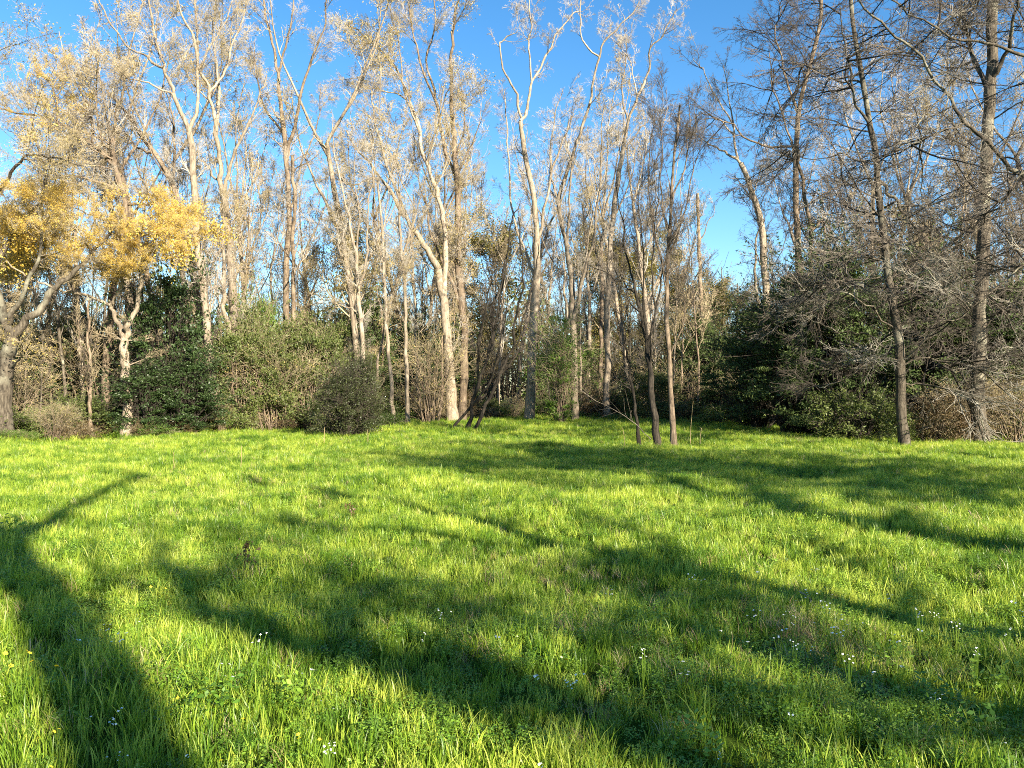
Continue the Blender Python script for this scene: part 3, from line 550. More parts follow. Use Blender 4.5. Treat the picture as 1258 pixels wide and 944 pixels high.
P(21, 'tree', 'slim broken-off snag standing alone against the blue gap', 'tree', 52,
  [(868, 518), (866, 450), (862, 380), (859, 310), (857, 238)], 6, 5, [([(857, 300), (872, 270), (880, 255)], 2, 1)], n_a=5, a_len=4, bark=M_BROWN, twig=TW_PALE)
P(22, 'tree', 'pale curving trunk right of the blue gap, bending left at the top into long limbs', 'tree', 45,
  [(945, 525), (944, 450), (943, 380), (939, 310), (931, 258), (921, 224), (909, 200)], 12, 7,
  [([(909, 200), (896, 190), (882, 183), (862, 172), (846, 165)], 4.5, 1.6), ([(909, 200), (902, 160), (896, 120), (890, 80)], 4.5, 1.5), ([(902, 172), (885, 150), (862, 140), (852, 145)], 3, 1.2), ([(902, 160), (880, 120), (862, 85), (850, 70)], 3, 1.2), ([(943, 400), (930, 360), (928, 320), (934, 280)], 6, 3)],
  twig=TW_GREY, n_a=20, a_len=7, bark=M_PALE)
P(23, 'tree', 'tall brown twin trunk between the curving pale trunk and the lichened tree', 'tree', 40,
  [(980, 530), (982, 440), (982, 350), (980, 270), (976, 200), (984, 130), (998, 70), (1008, 20), (1015, -40)], 11, 5,
  [([(982, 440), (993, 360), (996, 290), (988, 230), (978, 180)], 8, 6), ([(978, 190), (965, 150), (950, 110), (945, 60)], 4, 1.5), ([(996, 290), (1010, 270), (1016, 300), (1022, 330)], 4, 3), ([(976, 200), (930, 180), (895, 150), (862, 145)], 4, 1.5), ([(984, 130), (965, 90), (955, 40), (958, -10)], 4, 1.5)],
  style='spread', bark=M_BROWN, twig=TW_DARK, n_a=20, ns=80, sl=3.2, a_len=9, rmin=0.007)
P(24, 'tree', 'lichen-flecked trunk at the right of the clearing carrying long drooping bare side branches', 'tree', 29,
  [(1111, 551), (1109, 510), (1108, 460), (1104, 410), (1095, 360), (1088, 310), (1082, 250), (1076, 205), (1068, 150), (1060, 90), (1048, 30), (1044, -40)], 16, 6,
  [([(1078, 215), (1094, 240), (1112, 262), (1128, 285)], 6, 4), ([(1068, 150), (1050, 110), (1040, 60), (1030, 10)], 5, 2), ([(1105, 435), (1085, 425), (1060, 410), (1030, 406), (1005, 398), (985, 388)], 3.4, 1.1),
   ([(1106, 445), (1080, 440), (1050, 455), (1025, 470), (1000, 478), (975, 482)], 3, 1), ([(1109, 470), (1130, 475), (1150, 483), (1180, 487), (1210, 492)], 3, 1), ([(1104, 410), (1060, 375), (1020, 350), (990, 352)], 3, 1), ([(1090, 330), (1050, 345), (1010, 345), (975, 365)], 3, 1),
   ([(1108, 440), (1140, 440), (1180, 455), (1220, 445), (1250, 440)], 3, 1), ([(1060, 90), (1020, 95), (980, 75), (940, 85)], 3.5, 1), ([(1076, 205), (1040, 190), (1000, 195), (950, 175)], 3.5, 1)],
  style='droop', bark=M_LICH, twig=TW_DARK, ns=130, sl=3.6, n_a=26, a_len=9, rmin=0.005, t0=0.2, depth=0.6, tmul=0.8)
P(25, 'tree', 'broad dark trunk near the right edge with small side branches, partly behind twigs', 'tree', 31,
  [(1204, 545), (1202, 470), (1203, 400), (1207, 320), (1210, 240), (1213, 160), (1216, 100), (1220, 40), (1222, -40)], 21, 14,
  [([(1213, 120), (1195, 65), (1180, 30), (1170, -20)], 8, 4), ([(1216, 100), (1238, 60), (1246, 20), (1250, -30)], 8, 4), ([(1207, 320), (1180, 300), (1150, 290), (1120, 300)], 3.5, 1.2), ([(1203, 400), (1235, 380), (1265, 385)], 3, 1)],
  style='droop', bark=M_LICH, twig=TW_DARK, ns=90, sl=3.4, n_a=20, a_len=9, rmin=0.005, t0=0.25, depth=0.6, tmul=0.8)
P(26, 'tree', 'tree at the right edge whose grey bough slants across the top right sky', 'tree', 22,
  [(1330, 570), (1328, 460), (1326, 360), (1324, 290), (1322, 200), (1326, 100), (1330, -60)], 26, 14,
  [([(1324, 265), (1290, 235), (1255, 213), (1220, 183), (1190, 155), (1170, 130), (1150, 95), (1120, 62), (1085, 28), (1050, -5)], 8, 3.5),
   ([(1326, 100), (1290, 85), (1255, 68), (1215, 55), (1180, 47), (1140, 30), (1100, 5), (1060, -30)], 6, 2.5), ([(1190, 155), (1150, 165), (1110, 180), (1070, 200)], 3, 1.2), ([(1322, 200), (1280, 190), (1240, 240), (1190, 290), (1150, 320)], 4, 1.2), ([(1324, 290), (1280, 310), (1230, 350), (1180, 390), (1140, 400)], 4, 1)],
  style='droop', bark=M_LICH, twig=TW_DARK, ns=76, sl=2.6, n_a=20, a_len=6.5, rmin=0.005, t0=0.15, depth=0.12, tmul=0.8, wob=0.04)
P(27, 'tree', 'slim sunlit stem in the shade under the golden crown, left of the pale forked trunk', 'tree', 35,
  [(113, 541), (111, 500), (112, 460), (108, 420), (110, 370)], 6, 3, [([(112, 460), (100, 420), (92, 380)], 2.5, 1)], style='slim', bark=M_BROWN, twig=TW_TAN, n_a=10, a_len=4)
P(28, 'tree', 'thin trunk between the double trunk and the pale slanting one, behind undergrowth', 'tree', 55,
  [(722, 514), (722, 450), (724, 380), (720, 310), (716, 250)], 7, 3, [([(724, 380), (735, 330), (742, 280)], 3, 1)], leaf=LF_BUD, nleaf=1350, lsize=0.078, n_a=10, a_len=6)
print('traced trees', time.time() - T0)

# ---- shrubs
def shrub_meshes(seed, w, h, ncl, nleaf, lsize, prof, bark, twig, leaf, ntw=6, cl=0.13, base=0.08, flat=0.6, rmin=0.006, lwid=0.5, stem_r=0.03, arch=0.0):
    rng = np.random.default_rng(seed); u = rng.random(ncl) ** 0.85; z = h * (0.06 + 0.9 * u)
    a = rng.random(ncl) * 6.283; lob = 1 + 0.22 * np.sin(3 * a + seed) + 0.15 * np.sin(5 * a + 2 * seed + 4 * u)
    rr = w / 2 * np.interp(u, np.linspace(0, 1, len(prof)), prof) * lob * (0.35 + 0.65 * np.sqrt(rng.random(ncl)))
    C = np.stack([rr * np.cos(a), rr * np.sin(a), z], -1)
    S = np.stack([C[:, 0] * base * 2, C[:, 1] * base * 2, 0 * z - 0.05], -1) + rng.normal(size=(ncl, 3)) * [w * 0.03, w * 0.03, 0]
    t = np.linspace(0, 1, 7)[None, :, None]; mid = S * 0.45 + C * 0.55; mid[:, 2] = S[:, 2] + (C[:, 2] - S[:, 2]) * (0.7 + arch); mid[:, :2] *= 0.75
    Pst = (1 - t) ** 2 * S[:, None] + 2 * t * (1 - t) * mid[:, None] + t * t * C[:, None]; Pst[:, 1:-1] += rng.normal(size=(ncl, 5, 3)) * 0.03 * h * 0.4
    Rst = (stem_r * (0.4 + 0.6 * z / h))[:, None] * np.linspace(1, 0.25, 7)[None]
    B = grow(rng, Pst, Rst, ncl * ntw, t0=0.35, ang=45, lr=0.45, up=0.06, wig=0.25, K=4, rr=0.6, rmin=rmin, fall=0.3)
    D = grow(rng, B[0], B[1], ncl * ntw * 3, t0=0.1, ang=40, lr=0.6, up=0.05, wig=0.25, K=2, rr=0.6, rmin=rmin * 0.8, fall=0.3)
    out = [('stems', tube_mesh('stems', [(Pst, Rst, 5)]), bark), ('twigs', tube_mesh('twigs', [(B[0], B[1], 3), (D[0], D[1], 3)]), twig)]
    if nleaf:
        idx = rng.integers(0, ncl, nleaf); cr_ = cl * w * (0.5 + 0.9 * rng.random(ncl))
        L1 = C[idx] + norm(rng.normal(size=(nleaf, 3))) * (cr_[idx] * rng.random(nleaf) ** 0.45)[:, None] * np.array([1, 1, flat])
        k = nleaf // 3; L1[:k] = pts_on(rng, D[0], k, 0.03)
        L1[:, 2] = np.maximum(L1[:, 2], 0.03)
        out.append(('foliage', leaves_mesh('foliage', rng, L1, lsize, wid=lwid, up=0.3), leaf))
    for nm, m_, mt in out: m_.materials.append(mt)
    return out
SH = {
 'holly': shrub_meshes(11, 4.2, 7.2, 120, 17000, 0.15, [0.75, 1, 1, 0.85, 0.6, 0.25], M_DARK, TW_DARK, LF_DARK, ntw=2, cl=0.12, stem_r=0.06),
 'olive': shrub_meshes(12, 4.0, 3.8, 90, 24000, 0.085, [0.8, 1, 1, 0.8, 0.5], M_BROWN, TW_TAN, LF_MID, ntw=3, cl=0.12, arch=0.2, rmin=0.005),
 'fresh': shrub_meshes(13, 3.6, 3.2, 70, 12000, 0.085, [0.8, 1, 0.9, 0.7, 0.4], M_BROWN, TW_TAN, LF_FRESH, ntw=6, cl=0.13),
 'thicket': shrub_meshes(14, 3.6, 3.6, 46, 1500, 0.06, [0.5, 0.8, 1, 1, 0.8], M_BROWN, TW_TAN, LF_BUD, ntw=6, cl=0.2, arch=0.2),
 'cedar': shrub_meshes(15, 5.0, 8.5, 150, 32000, 0.14, [0.9, 1, 0.9, 0.7, 0.5, 0.15], M_DARK, TW_DARK, LF_PINE, ntw=2, cl=0.12, flat=0.45, stem_r=0.07, lwid=0.38),
 'bush': shrub_meshes(16, 2.4, 2.6, 80, 15000, 0.06, [1.1, 1.1, 0.95, 0.7, 0.35], M_DARK, TW_DARK, LF_BUSH, ntw=6, cl=0.14, rmin=0.004),
 'low': shrub_meshes(17, 2.6, 1.3, 60, 9000, 0.07, [1, 1, 0.9, 0.6], M_BROWN, TW_TAN, LF_FRESH, ntw=4, cl=0.13, stem_r=0.015),
 'lowdark': shrub_meshes(18, 3.2, 2.0, 70, 10000, 0.09, [1, 1, 0.9, 0.6], M_DARK, TW_DARK, LF_MID, ntw=5, cl=0.13, stem_r=0.02),
 'sapling': shrub_meshes(19, 2.0, 5.0, 70, 5500, 0.10, [0.5, 0.8, 1, 1, 0.9, 0.5], M_BROWN, TW_TAN, LF_FRESH, ntw=4, cl=0.16, stem_r=0.03, base=0.02),
 'rusty': shrub_meshes(20, 2.4, 2.0, 70, 9000, 0.06, [0.9, 1, 0.9, 0.6], M_BROWN, TW_TAN, LF_RUST, ntw=5, cl=0.12),
}
def shrub(kind, px, D, w, h, name, label, cat='shrub', group=None, rot=None, _r=np.random.default_rng(99)):
    """w, h in metres"""
    src = SH[kind]; b0 = at(px, 500, D); z = float(gz(b0[0], b0[1]))
    e = empty(name, (b0[0], b0[1], z - 0.03), label, cat, group)
    e.rotation_euler = (0, 0, _r.random() * 6.28 if rot is None else rot)
    W0 = {'holly': (4.2, 7.2), 'olive': (4.0, 3.8), 'fresh': (3.6, 3.2), 'thicket': (3.6, 3.6), 'cedar': (5, 8.5), 'bush': (2.4, 2.6), 'low': (2.6, 1.3), 'lowdark': (3.2, 2.0), 'sapling': (2, 5), 'rusty': (2.4, 2)}[kind]
    e.scale = (w / W0[0], w / W0[0], h / W0[1])
    for nm, m_, mt in src:
        o = link_mesh(nm, m_, e)
        if nm != 'stems': o['kind'] = 'stuff'
    return e
S = shrub
S('holly', 208, 37.5, 3.7, 7.4, 'holly_tree', 'tall dark glossy evergreen between the pale forked trunk and the tall pale trunk', 'evergreen tree')
S('holly', 178, 36, 3.0, 3.2, 'holly_bush', 'dark glossy leafy bush at the foot of the pale forked trunk, right side')
S('holly', 226, 37, 3.4, 3.4, 'holly_bush', 'dark glossy leafy bush under the tall evergreen, right side')
S('olive', 295, 40.5, 4.2, 5.0, 'shrub', 'airy yellow-green shrub in front of the cream forked trunk')
S('olive', 330, 42, 4.6, 5.8, 'shrub', 'tall airy green shrub between the cream and the brown twin trunks')
S('fresh', 312, 43.5, 4.0, 7.0, 'shrub', 'brighter green tall shrub standing behind the airy ones, left of the brown twin trunk')
S('olive', 385, 42.5, 4.4, 5.2, 'shrub', 'arching olive shrub right of the brown twin trunk')
S('olive', 405, 46, 4.4, 6.0, 'shrub', 'taller olive shrub behind the arching one, left of the slim fan of stems')
S('bush', 420, 34.5, 3.3, 2.7, 'round_bush', 'dense dark round bush at the grass edge with pale dead stalks at its foot', 'bush')
S('bush', 440, 35.6, 2.4, 3.4, 'round_bush', 'taller narrow dark bush right behind the dense round one', 'bush')
S('low', 272, 40.5, 3.0, 1.6, 'low_shrub', 'bright green low shrub at the foot of the tall pale trunk', 'shrub')
S('low', 292, 40.8, 3.0, 1.3, 'low_shrub', 'bright green low shrub at the foot of the cream forked trunk', 'shrub')
S('low', 342, 44, 2.8, 1.0, 'low_shrub', 'small bright hump of greenery below the brown twin trunk', 'shrub')
S('sapling', 686, 44, 2.0, 6.3, 'sapling', 'pale green leafy sapling left of the double trunk, lit by the sun', 'sapling')
S('sapling', 690, 43.5, 1.6, 4.8, 'sapling', 'lower leafy sapling beside the pale green one', 'sapling')
S('cedar', 980, 37.5, 6.0, 7.6, 'cedar_tree', 'dark broad evergreen left of the lichened tree at the blue gap', 'evergreen tree')
S('cedar', 1035, 35, 5.0, 8.6, 'cedar_tree', 'tallest dark evergreen directly behind the drooping side branches', 'evergreen tree')
S('cedar', 1150, 38, 6.0, 8.2, 'cedar_tree', 'dark evergreen between the lichened trunk and the broad dark trunk', 'evergreen tree')
S('cedar', 930, 42, 5.0, 6.6, 'cedar_tree', 'smaller dark evergreen at the foot of the curving pale trunk', 'evergreen tree')
S('cedar', 1255, 36, 5.5, 7.2, 'cedar_tree', 'dark evergreen at the right edge behind the broad dark trunk', 'evergreen tree')
S('lowdark', 1055, 31, 3.4, 1.9, 'low_shrub', 'low dark olive shrub on the grass left of the lichened trunk', 'shrub')
S('lowdark', 1085, 31.5, 2.2, 1.3, 'low_shrub', 'small dark shrub touching the left side of the lichened trunk', 'shrub')
S('rusty', 1145, 31.5, 2.5, 2.0, 'rusty_shrub', 'rust and olive shrub on the right of the lichened trunk', 'shrub')
S('thicket', 1190, 32.5, 3.6, 2.6, 'bare_thicket', 'bare pale thicket before the broad dark trunk', 'thicket')
S('thicket', 1245, 32, 3.4, 2.6, 'bare_thicket', 'bare pale thicket at the right edge of the clearing', 'thicket')
S('thicket', 335, 41, 4.4, 4.4, 'bare_thicket', 'sunlit bare arching branches before the brown twin trunk', 'thicket')
S('thicket', 530, 45, 4.0, 5.0, 'bare_thicket', 'tangle of bare stems left of the thick tan trunk', 'thicket')
print('shrubs', time.time() - T0)

# ---- the wood behind: individual trees and shrubs, copies of a few kinds
def auto_tree(seed, h, style, nf, n_a, a_len, bark, twig, leaf=None, nleaf=0, lsize=0.12, r0=0.2):
    rng = np.random.default_rng(seed)
    lx, ly = rng.normal(size=2) * 0.05 * h; top = h * (0.62 if nf else 0.97)
    tp = [(0, 0, -0.2), (lx * 0.1, ly * 0.1, top * 0.33), (lx * 0.5, ly * 0.5, top * 0.66), (lx, ly, top)]
    tP, tR = resample([np.array(p, float) for p in tp], r0, r0 * (0.55 if nf else 0.15), 20, rng, 0.05, 0.4, 0)
    limbs = []
    for k in range(nf):
        i = int(20 * rng.uniform(0.5, 0.98)) if k > 1 else 19; a = rng.random() * 6.28 + k * 3.1; L = h * rng.uniform(0.3, 0.42)
        s = tP[min(i, 19)]; q1 = s + np.array([math.cos(a) * L * 0.16, math.sin(a) * L * 0.16, L * 0.3]); q2 = q1 + np.array([math.cos(a) * L * 0.14, math.sin(a) * L * 0.14, L * 0.35]); q3 = q2 + np.array([math.cos(a + 1) * L * 0.08, math.sin(a + 1) * L * 0.08, L * 0.35])
        limbs.append(resample([s, q1, q2, q3], tR[min(i, 19)] * 0.75, 0.02, 14, rng, 0.05))
    LP = np.stack([catmull(tP, 12)] + [catmull(p, 12) for p, r in limbs]); LR = np.stack([np.interp(np.linspace(0, 1, 12), np.linspace(0, 1, len(r)), r) for p, r in [(tP, tR)] + limbs])
    A, B, C, D = crown(rng, LP, LR, style, n_a, a_len, 0.011, 0.9, 0.35)
    out = [('trunk', tube_mesh('trunk', [(tP[None], tR[None], 9)] + [(p[None], r[None], 6) for p, r in limbs]), bark, False),
           ('branches', tube_mesh('branches', [(A[0], A[1], 4), (B[0], B[1], 3), (C[0], C[1], 3), (D[0], D[1], 3)]), twig, True)]
    if nleaf: out.append(('foliage', leaves_mesh('foliage', rng, pts_on(rng, D[0], nleaf, 0.2), lsize), leaf, True))
    for nm, m_, mt, s in out: m_.materials.append(mt)
    return out
AT = [('tall grey bare tree', auto_tree(101, 24, 'upright', 4, 30, 10, M_PALE, TW_PALE, LF_TAN, 700, 0.06)),
      ('tall brown bare tree', auto_tree(102, 22, 'upright', 3, 30, 9, M_BROWN, TW_TAN, LF_TAN, 700, 0.06)),
      ('tall tree in yellowish bud', auto_tree(103, 23, 'upright', 4, 32, 10, M_PALE, TW_TAN, LF_BUD, 7000, 0.075)),
      ('slim pale bare tree', auto_tree(104, 18, 'slim', 2, 30, 8, M_PALE, TW_PALE, None, 0, r0=0.12)),
      ('thin brown bare tree', auto_tree(105, 15, 'slim', 0, 30, 8, M_BROWN, TW_TAN, LF_TAN, 1500, 0.10, r0=0.10)),
      ('small tree in tan bud', auto_tree(106, 12, 'spread', 2, 30, 7, M_BROWN, TW_TAN, LF_BUD, 4500, 0.075, r0=0.12))]
AT2 = [('slender tan-stemmed tree', auto_tree(108, 20, 'slim', 3, 26, 8, M_PALE, TW_TAN, LF_BUD, 2500, 0.06, r0=0.10)), ('slender dark-stemmed tree', auto_tree(109, 17, 'slim', 2, 24, 8, M_LICH, TW_DARK, None, 0, r0=0.09))]
AT.append(('rounded golden-green tree', auto_tree(107, 12, 'spread', 3, 26, 8, M_BROWN, TW_TAN, LF_OLIVE, 16000, 0.14, r0=0.12)))
AT += AT2
rng = np.random.default_rng(77)
near = sorted(LAND)
ZONE = [(-1e9, 0, 'far left of the clearing'), (0, 120, 'under the golden crown'), (120, 200, 'behind the pale forked trunk'), (200, 250, 'behind the tall dark evergreen'), (250, 310, 'behind the cream forked trunk'), (310, 400, 'behind the brown twin trunk'),
        (400, 470, 'behind the dark round bush'), (470, 530, 'behind the three thin pale poles'), (530, 580, 'behind the thick tan trunk'), (580, 640, 'behind the leaning dark stems'), (640, 680, 'behind the big curving tan trunk'),
        (680, 730, 'behind the pale green sapling'), (730, 790, 'behind the pale slanting trunk'), (790, 850, 'behind the slender dark pair'), (850, 920, 'below the blue gap of sky'), (920, 970, 'behind the curving pale trunk'),
        (970, 1060, 'behind the dark evergreens'), (1060, 1160, 'behind the lichened trunk'), (1160, 1258, 'behind the broad dark trunk'), (1258, 1e9, 'far right of the clearing')]
def zone(px):
    for a, b_, s in ZONE:
        if a <= px < b_: return s
def place_tree(k, px, D, s, far):
    if -140 < px < 75 and k != 6: s *= 0.68
    nm, parts = AT[k]; b0 = at(px, 500, D); z = float(gz(b0[0], b0[1])); lb = nm + (' deep in the wood ' if far else ' just inside the wood ') + zone(px)
    e = empty('wood_tree', (b0[0], b0[1], z), lb, 'tree', lb + ', look-alikes'); e.rotation_euler = (0, 0, rng.random() * 6.28); e.scale = (s, s, s)
    for pn, m_, mt, st in parts:
        o = link_mesh(pn, m_, e)
        if st: o['kind'] = 'stuff'
for i in range(108):
    px = -560 + 2400 * ((i * 0.618034) % 1.0); d0 = edge(px); far = i % 2
    gap = 865 < px < 935
    D = d0 + (rng.uniform(3, 13) if not far else rng.uniform(14, 38))
    k = int(rng.choice([0, 1, 2, 3, 4, 5], p=[0.14, 0.22, 0.2, 0.12, 0.2, 0.12])); s = rng.uniform(0.8, 1.12)
    if gap or 830 < px < 1000: k = 5 if gap else int(rng.choice([3, 4, 5])); s *= 0.8 if gap else 0.85
    place_tree(k, px, D, s, far)
for i in range(58):
    px = -40 + 910 * ((i * 0.618034 + 0.21) % 1.0); far = i % 3 == 0; D = edge(px) + (rng.uniform(1.2, 8) if not far else rng.uniform(8, 20))
    place_tree(int(rng.choice([3, 4, 7, 8], p=[0.25, 0.2, 0.3, 0.25])), px, D, rng.uniform(0.6, 1.0), far)
for i in range(16):
    px = 965 + 330 * ((i * 0.618034 + 0.4) % 1.0); D = edge(px) + rng.uniform(2, 14)
    place_tree(int(rng.choice([4, 8])), px, D, rng.uniform(0.7, 1.0), i % 2)
for px, D, s_ in [(772, 62, 1.05), (800, 66, 1.1), (848, 70, 0.95), (872, 66, 0.85), (895, 72, 0.9), (742, 68, 1.15), (618, 64, 1.15), (560, 66, 1.2), (40, 52, 0.9), (415, 60, 1.1), (1120, 58, 1.1)]:
    place_tree(6, px, D, s_, D > 60)
KINDS = {'holly': 'glossy dark evergreen shrub', 'olive': 'olive-green twiggy shrub', 'fresh': 'fresh green shrub', 'thicket': 'bare tan thicket', 'cedar': 'dark evergreen tree', 'low': 'low bright green shrub', 'lowdark': 'low dark green shrub', 'rusty': 'rusty olive shrub'}
def place_shrub(kind, px, D, w, h):
    lb = KINDS[kind] + (' along the grass edge ' if D < edge(px) + 2.5 else ' in the understory ') + zone(px)
    S(kind, px, D, w, h, 'undergrowth_shrub' if kind != 'cedar' else 'evergreen_tree', lb, 'shrub' if kind != 'cedar' else 'evergreen tree', lb + ', look-alikes')
for i in range(64):   # low edge
    px = -420 + 2150 * ((i * 0.618034 + 0.3) % 1.0); D = edge(px) + rng.uniform(0.6, 2.4)
    k = str(rng.choice(['low', 'lowdark', 'rusty', 'olive', 'thicket'], p=[0.24, 0.36, 0.14, 0.18, 0.08]))
    w = rng.uniform(2.2, 3.8); h = {'low': 1.2, 'lowdark': 1.7, 'rusty': 1.8, 'olive': 2.6, 'thicket': 3.0}[k] * rng.uniform(0.7, 1.25)
    place_shrub(k, px, D, w, h)
for i in range(96):   # understory
    px = -480 + 2300 * ((i * 0.618034 + 0.11) % 1.0); D = edge(px) + rng.uniform(3, 11) + (6 if i % 3 == 0 else 0)
    if px > 870: k = str(rng.choice(['cedar', 'olive', 'thicket', 'holly'], p=[0.32, 0.3, 0.22, 0.16]))
    else: k = str(rng.choice(['holly', 'olive', 'thicket', 'cedar', 'fresh'], p=[0.28, 0.28, 0.16, 0.16, 0.12]))
    w = rng.uniform(3.2, 5.4); h = {'holly': 5.2, 'olive': 4.4, 'thicket': 5.2, 'cedar': 6.8, 'fresh': 4.0}[k] * rng.uniform(0.7, 1.2)
    if 860 < px < 930: h *= 0.8
    place_shrub(k, px, D, w, h)
for i in range(40):
    px = -60 + 1400 * ((i * 0.618034 + 0.55) % 1.0); D = edge(px) + rng.uniform(-1.6, 0.4)
    k = str(rng.choice(['low', 'rusty', 'thicket'], p=[0.4, 0.3, 0.3])); h = {'low': 0.55, 'rusty': 0.7, 'thicket': 1.3}[k] * rng.uniform(0.6, 1.3)
    S(k, px, D, rng.uniform(1.0, 2.2), h, 'rough_growth', {'low': 'knee-high green weeds', 'rusty': 'knee-high rusty weeds', 'thicket': 'small bare seedlings'}[k] + ' in the grass fringe ' + zone(px), 'weeds', {'low': 'knee-high green weeds', 'rusty': 'knee-high rusty weeds', 'thicket': 'small bare seedlings'}[k] + ' in the grass fringe ' + zone(px))
print('wood', time.time() - T0)
# far wood: one unbroken mass of leaves and stems
rng = np.random.default_rng(8)
def far_points(n, zmax, zp):
    a = np.radians(rng.uniform(-62, 62, n)); d = rng.uniform(84, 112, n); xx, yy = d * np.sin(a), d * np.cos(a)
    top = zmax * (0.75 + 0.2 * np.sin(a * 31 + 1) + 0.13 * np.sin(a * 73) + 0.1 * np.sin(a * 151 + 2)) * (1 - 0.35 * np.exp(-((a - 0.24) / 0.05) ** 2))
    return xx, yy, gz(xx, yy) + top * rng.random(n) ** zp
x1, y1, z1 = far_points(60000, 14.5, 0.9)
o = link_mesh('far_wood', leaves_mesh('far_wood', rng, np.stack([x1, y1, z1], -1), 0.55, wid=0.7), None, LF_MID)
o['kind'] = 'stuff'; o['label'] = 'dim olive mass of distant undergrowth closing the view between the trunks'; o['category'] = 'far wood'
n = 620; a = np.radians(rng.uniform(-62, 62, n)); d = rng.uniform(70, 105, n); b_ = np.stack([d * np.sin(a), d * np.cos(a), gz(d * np.sin(a), d * np.cos(a))], -1)
hh = rng.uniform(7, 14, n); Pp = b_[:, None, :] + np.linspace(0, 1, 5)[None, :, None] * np.stack([rng.normal(size=n) * 0.8, rng.normal(size=n) * 0.8, hh], -1)[:, None, :]
Rr = rng.uniform(0.05, 0.16, n)[:, None] * np.linspace(1, 0.25, 5)[None]
B2 = grow(rng, Pp, Rr, 16000, t0=0.3, ang=38, lr=0.28, up=0.1, wig=0.15, K=4, rr=0.5, rmin=0.02)
o = link_mesh('far_trunks', tube_mesh('far_trunks', [(Pp, Rr, 4), (B2[0], B2[1], 3)]), None, M_BROWN)
o['kind'] = 'stuff'; o['label'] = 'countless thin trunks and branches of the distant wood'; o['category'] = 'far trunks'

# ---- trees behind the viewpoint that throw the shadow bands over the grass
sh = sun_dir[:2]; sh2 = float(sh @ sh)
def lift(px, py, B):
    G = ground_px(px, py); t = float((np.array(B) - G[:2]) @ sh) / sh2
    return G + sun_dir * t
def shade_tree(seed, label, px0, py0, back, trunk, w0, w1, limbs, n_a=14, a_len=6, style='upright', tmul=0.8, leaf=None, nleaf=0):
    rng = np.random.default_rng(seed); G = ground_px(px0, py0); B = G[:2] + sh / math.sqrt(sh2) * back; z0 = float(gz(B[0], B[1]))
    pts = [np.array([B[0], B[1], z0 - 0.2])] + [lift(px, py, B) for px, py in trunk]
    tP, tR = resample(pts, w0 / 2, w1 / 2, 30, rng, 0.03, 0.4, z0); out = []
    for pl, a0, a1 in limbs:
        Pp_ = [lift(px, py, B) for px, py in pl]; out.append(resample(Pp_, a0 / 2, a1 / 2, 4 * len(pl) + 4, rng, 0.05))
    LP = np.stack([catmull(p, 12) for p, r in [(tP, tR)] + out]); LR = np.stack([np.interp(np.linspace(0, 1, 12), np.linspace(0, 1, len(r)), r) for p, r in [(tP, tR)] + out])
    org = np.array([B[0], B[1], z0]); root = empty('tree', org, label, 'tree')
    cr = crown(rng, LP, LR, style, n_a, a_len, 0.012, tmul, 0.3)
    add_parts(root, org, rng, (tP, tR), out, cr, M_BROWN, TW_TAN, leaf, nleaf, 0.12, 0.2, False)
    print(label[:30], B, [round(float(p[2]), 1) for p in pts])
shade_tree(201, 'tree behind the viewpoint casting the broad shadow at the lower left', 150, 944, 13, [(118, 870), (88, 800), (45, 735), (0, 682), (-35, 640), (-60, 600)], 0.5, 0.4,
           [([(0, 690), (22, 670), (60, 645), (100, 622), (145, 598), (160, 590)], 0.36, 0.16), ([(20, 715), (-40, 700), (-90, 680)], 0.3, 0.15), ([(95, 800), (118, 740), (108, 690), (108, 640)], 0.13, 0.05), ([(88, 800), (30, 700), (20, 640)], 0.16, 0.08)], n_a=6, a_len=5)
shade_tree(202, 'tree behind the viewpoint casting the long straight shadow on the right', 1258, 795, 12, [(1130, 772), (1000, 745), (880, 714), (790, 700), (690, 676), (590, 645), (500, 625), (420, 612), (300, 590)], 0.5, 0.2,
           [([(880, 714), (820, 690), (760, 650), (700, 630)], 0.2, 0.08), ([(1130, 772), (1080, 720), (1010, 680), (930, 650)], 0.2, 0.08), ([(690, 676), (600, 668), (450, 655), (350, 650)], 0.14, 0.06)], n_a=5, a_len=4)
shade_tree(203, 'leaning tree far behind the viewpoint casting the winding middle shadow', 900, 944, 20, [(760, 910), (620, 875), (520, 850), (430, 805), (340, 790)], 0.42, 0.3,
           [([(340, 790), (270, 765), (225, 738), (200, 700), (190, 670)], 0.34, 0.16), ([(430, 805), (420, 770), (430, 740), (400, 700)], 0.34, 0.14), ([(620, 875), (560, 800), (540, 760), (520, 720)], 0.16, 0.08), ([(760, 910), (820, 840), (760, 790), (740, 750)], 0.16, 0.08)], n_a=10, a_len=6)
shade_tree(204, 'tree to the right of the viewpoint casting the soft upper shadow band', 1258, 690, 18, [(1100, 655), (950, 620), (830, 596), (700, 580), (560, 571), (450, 560)], 0.6, 0.25,
           [([(950, 620), (900, 590), (820, 575), (700, 560)], 0.3, 0.12), ([(1100, 655), (1040, 610), (960, 590), (880, 575)], 0.3, 0.1), ([(830, 596), (760, 600), (700, 605)], 0.2, 0.1)], n_a=36, a_len=11, leaf=LF_TAN, nleaf=6000, style='spread')
shade_tree(205, 'tree right of the clearing casting dappled shade on the far right grass', 1400, 660, 20, [(1200, 620), (1080, 598), (980, 585), (900, 575)], 0.6, 0.3,
           [([(1200, 620), (1150, 580), (1080, 570)], 0.3, 0.1), ([(1080, 598), (1000, 600), (900, 590)], 0.3, 0.1)], n_a=20, a_len=9, leaf=LF_TAN, nleaf=1350, style='spread')
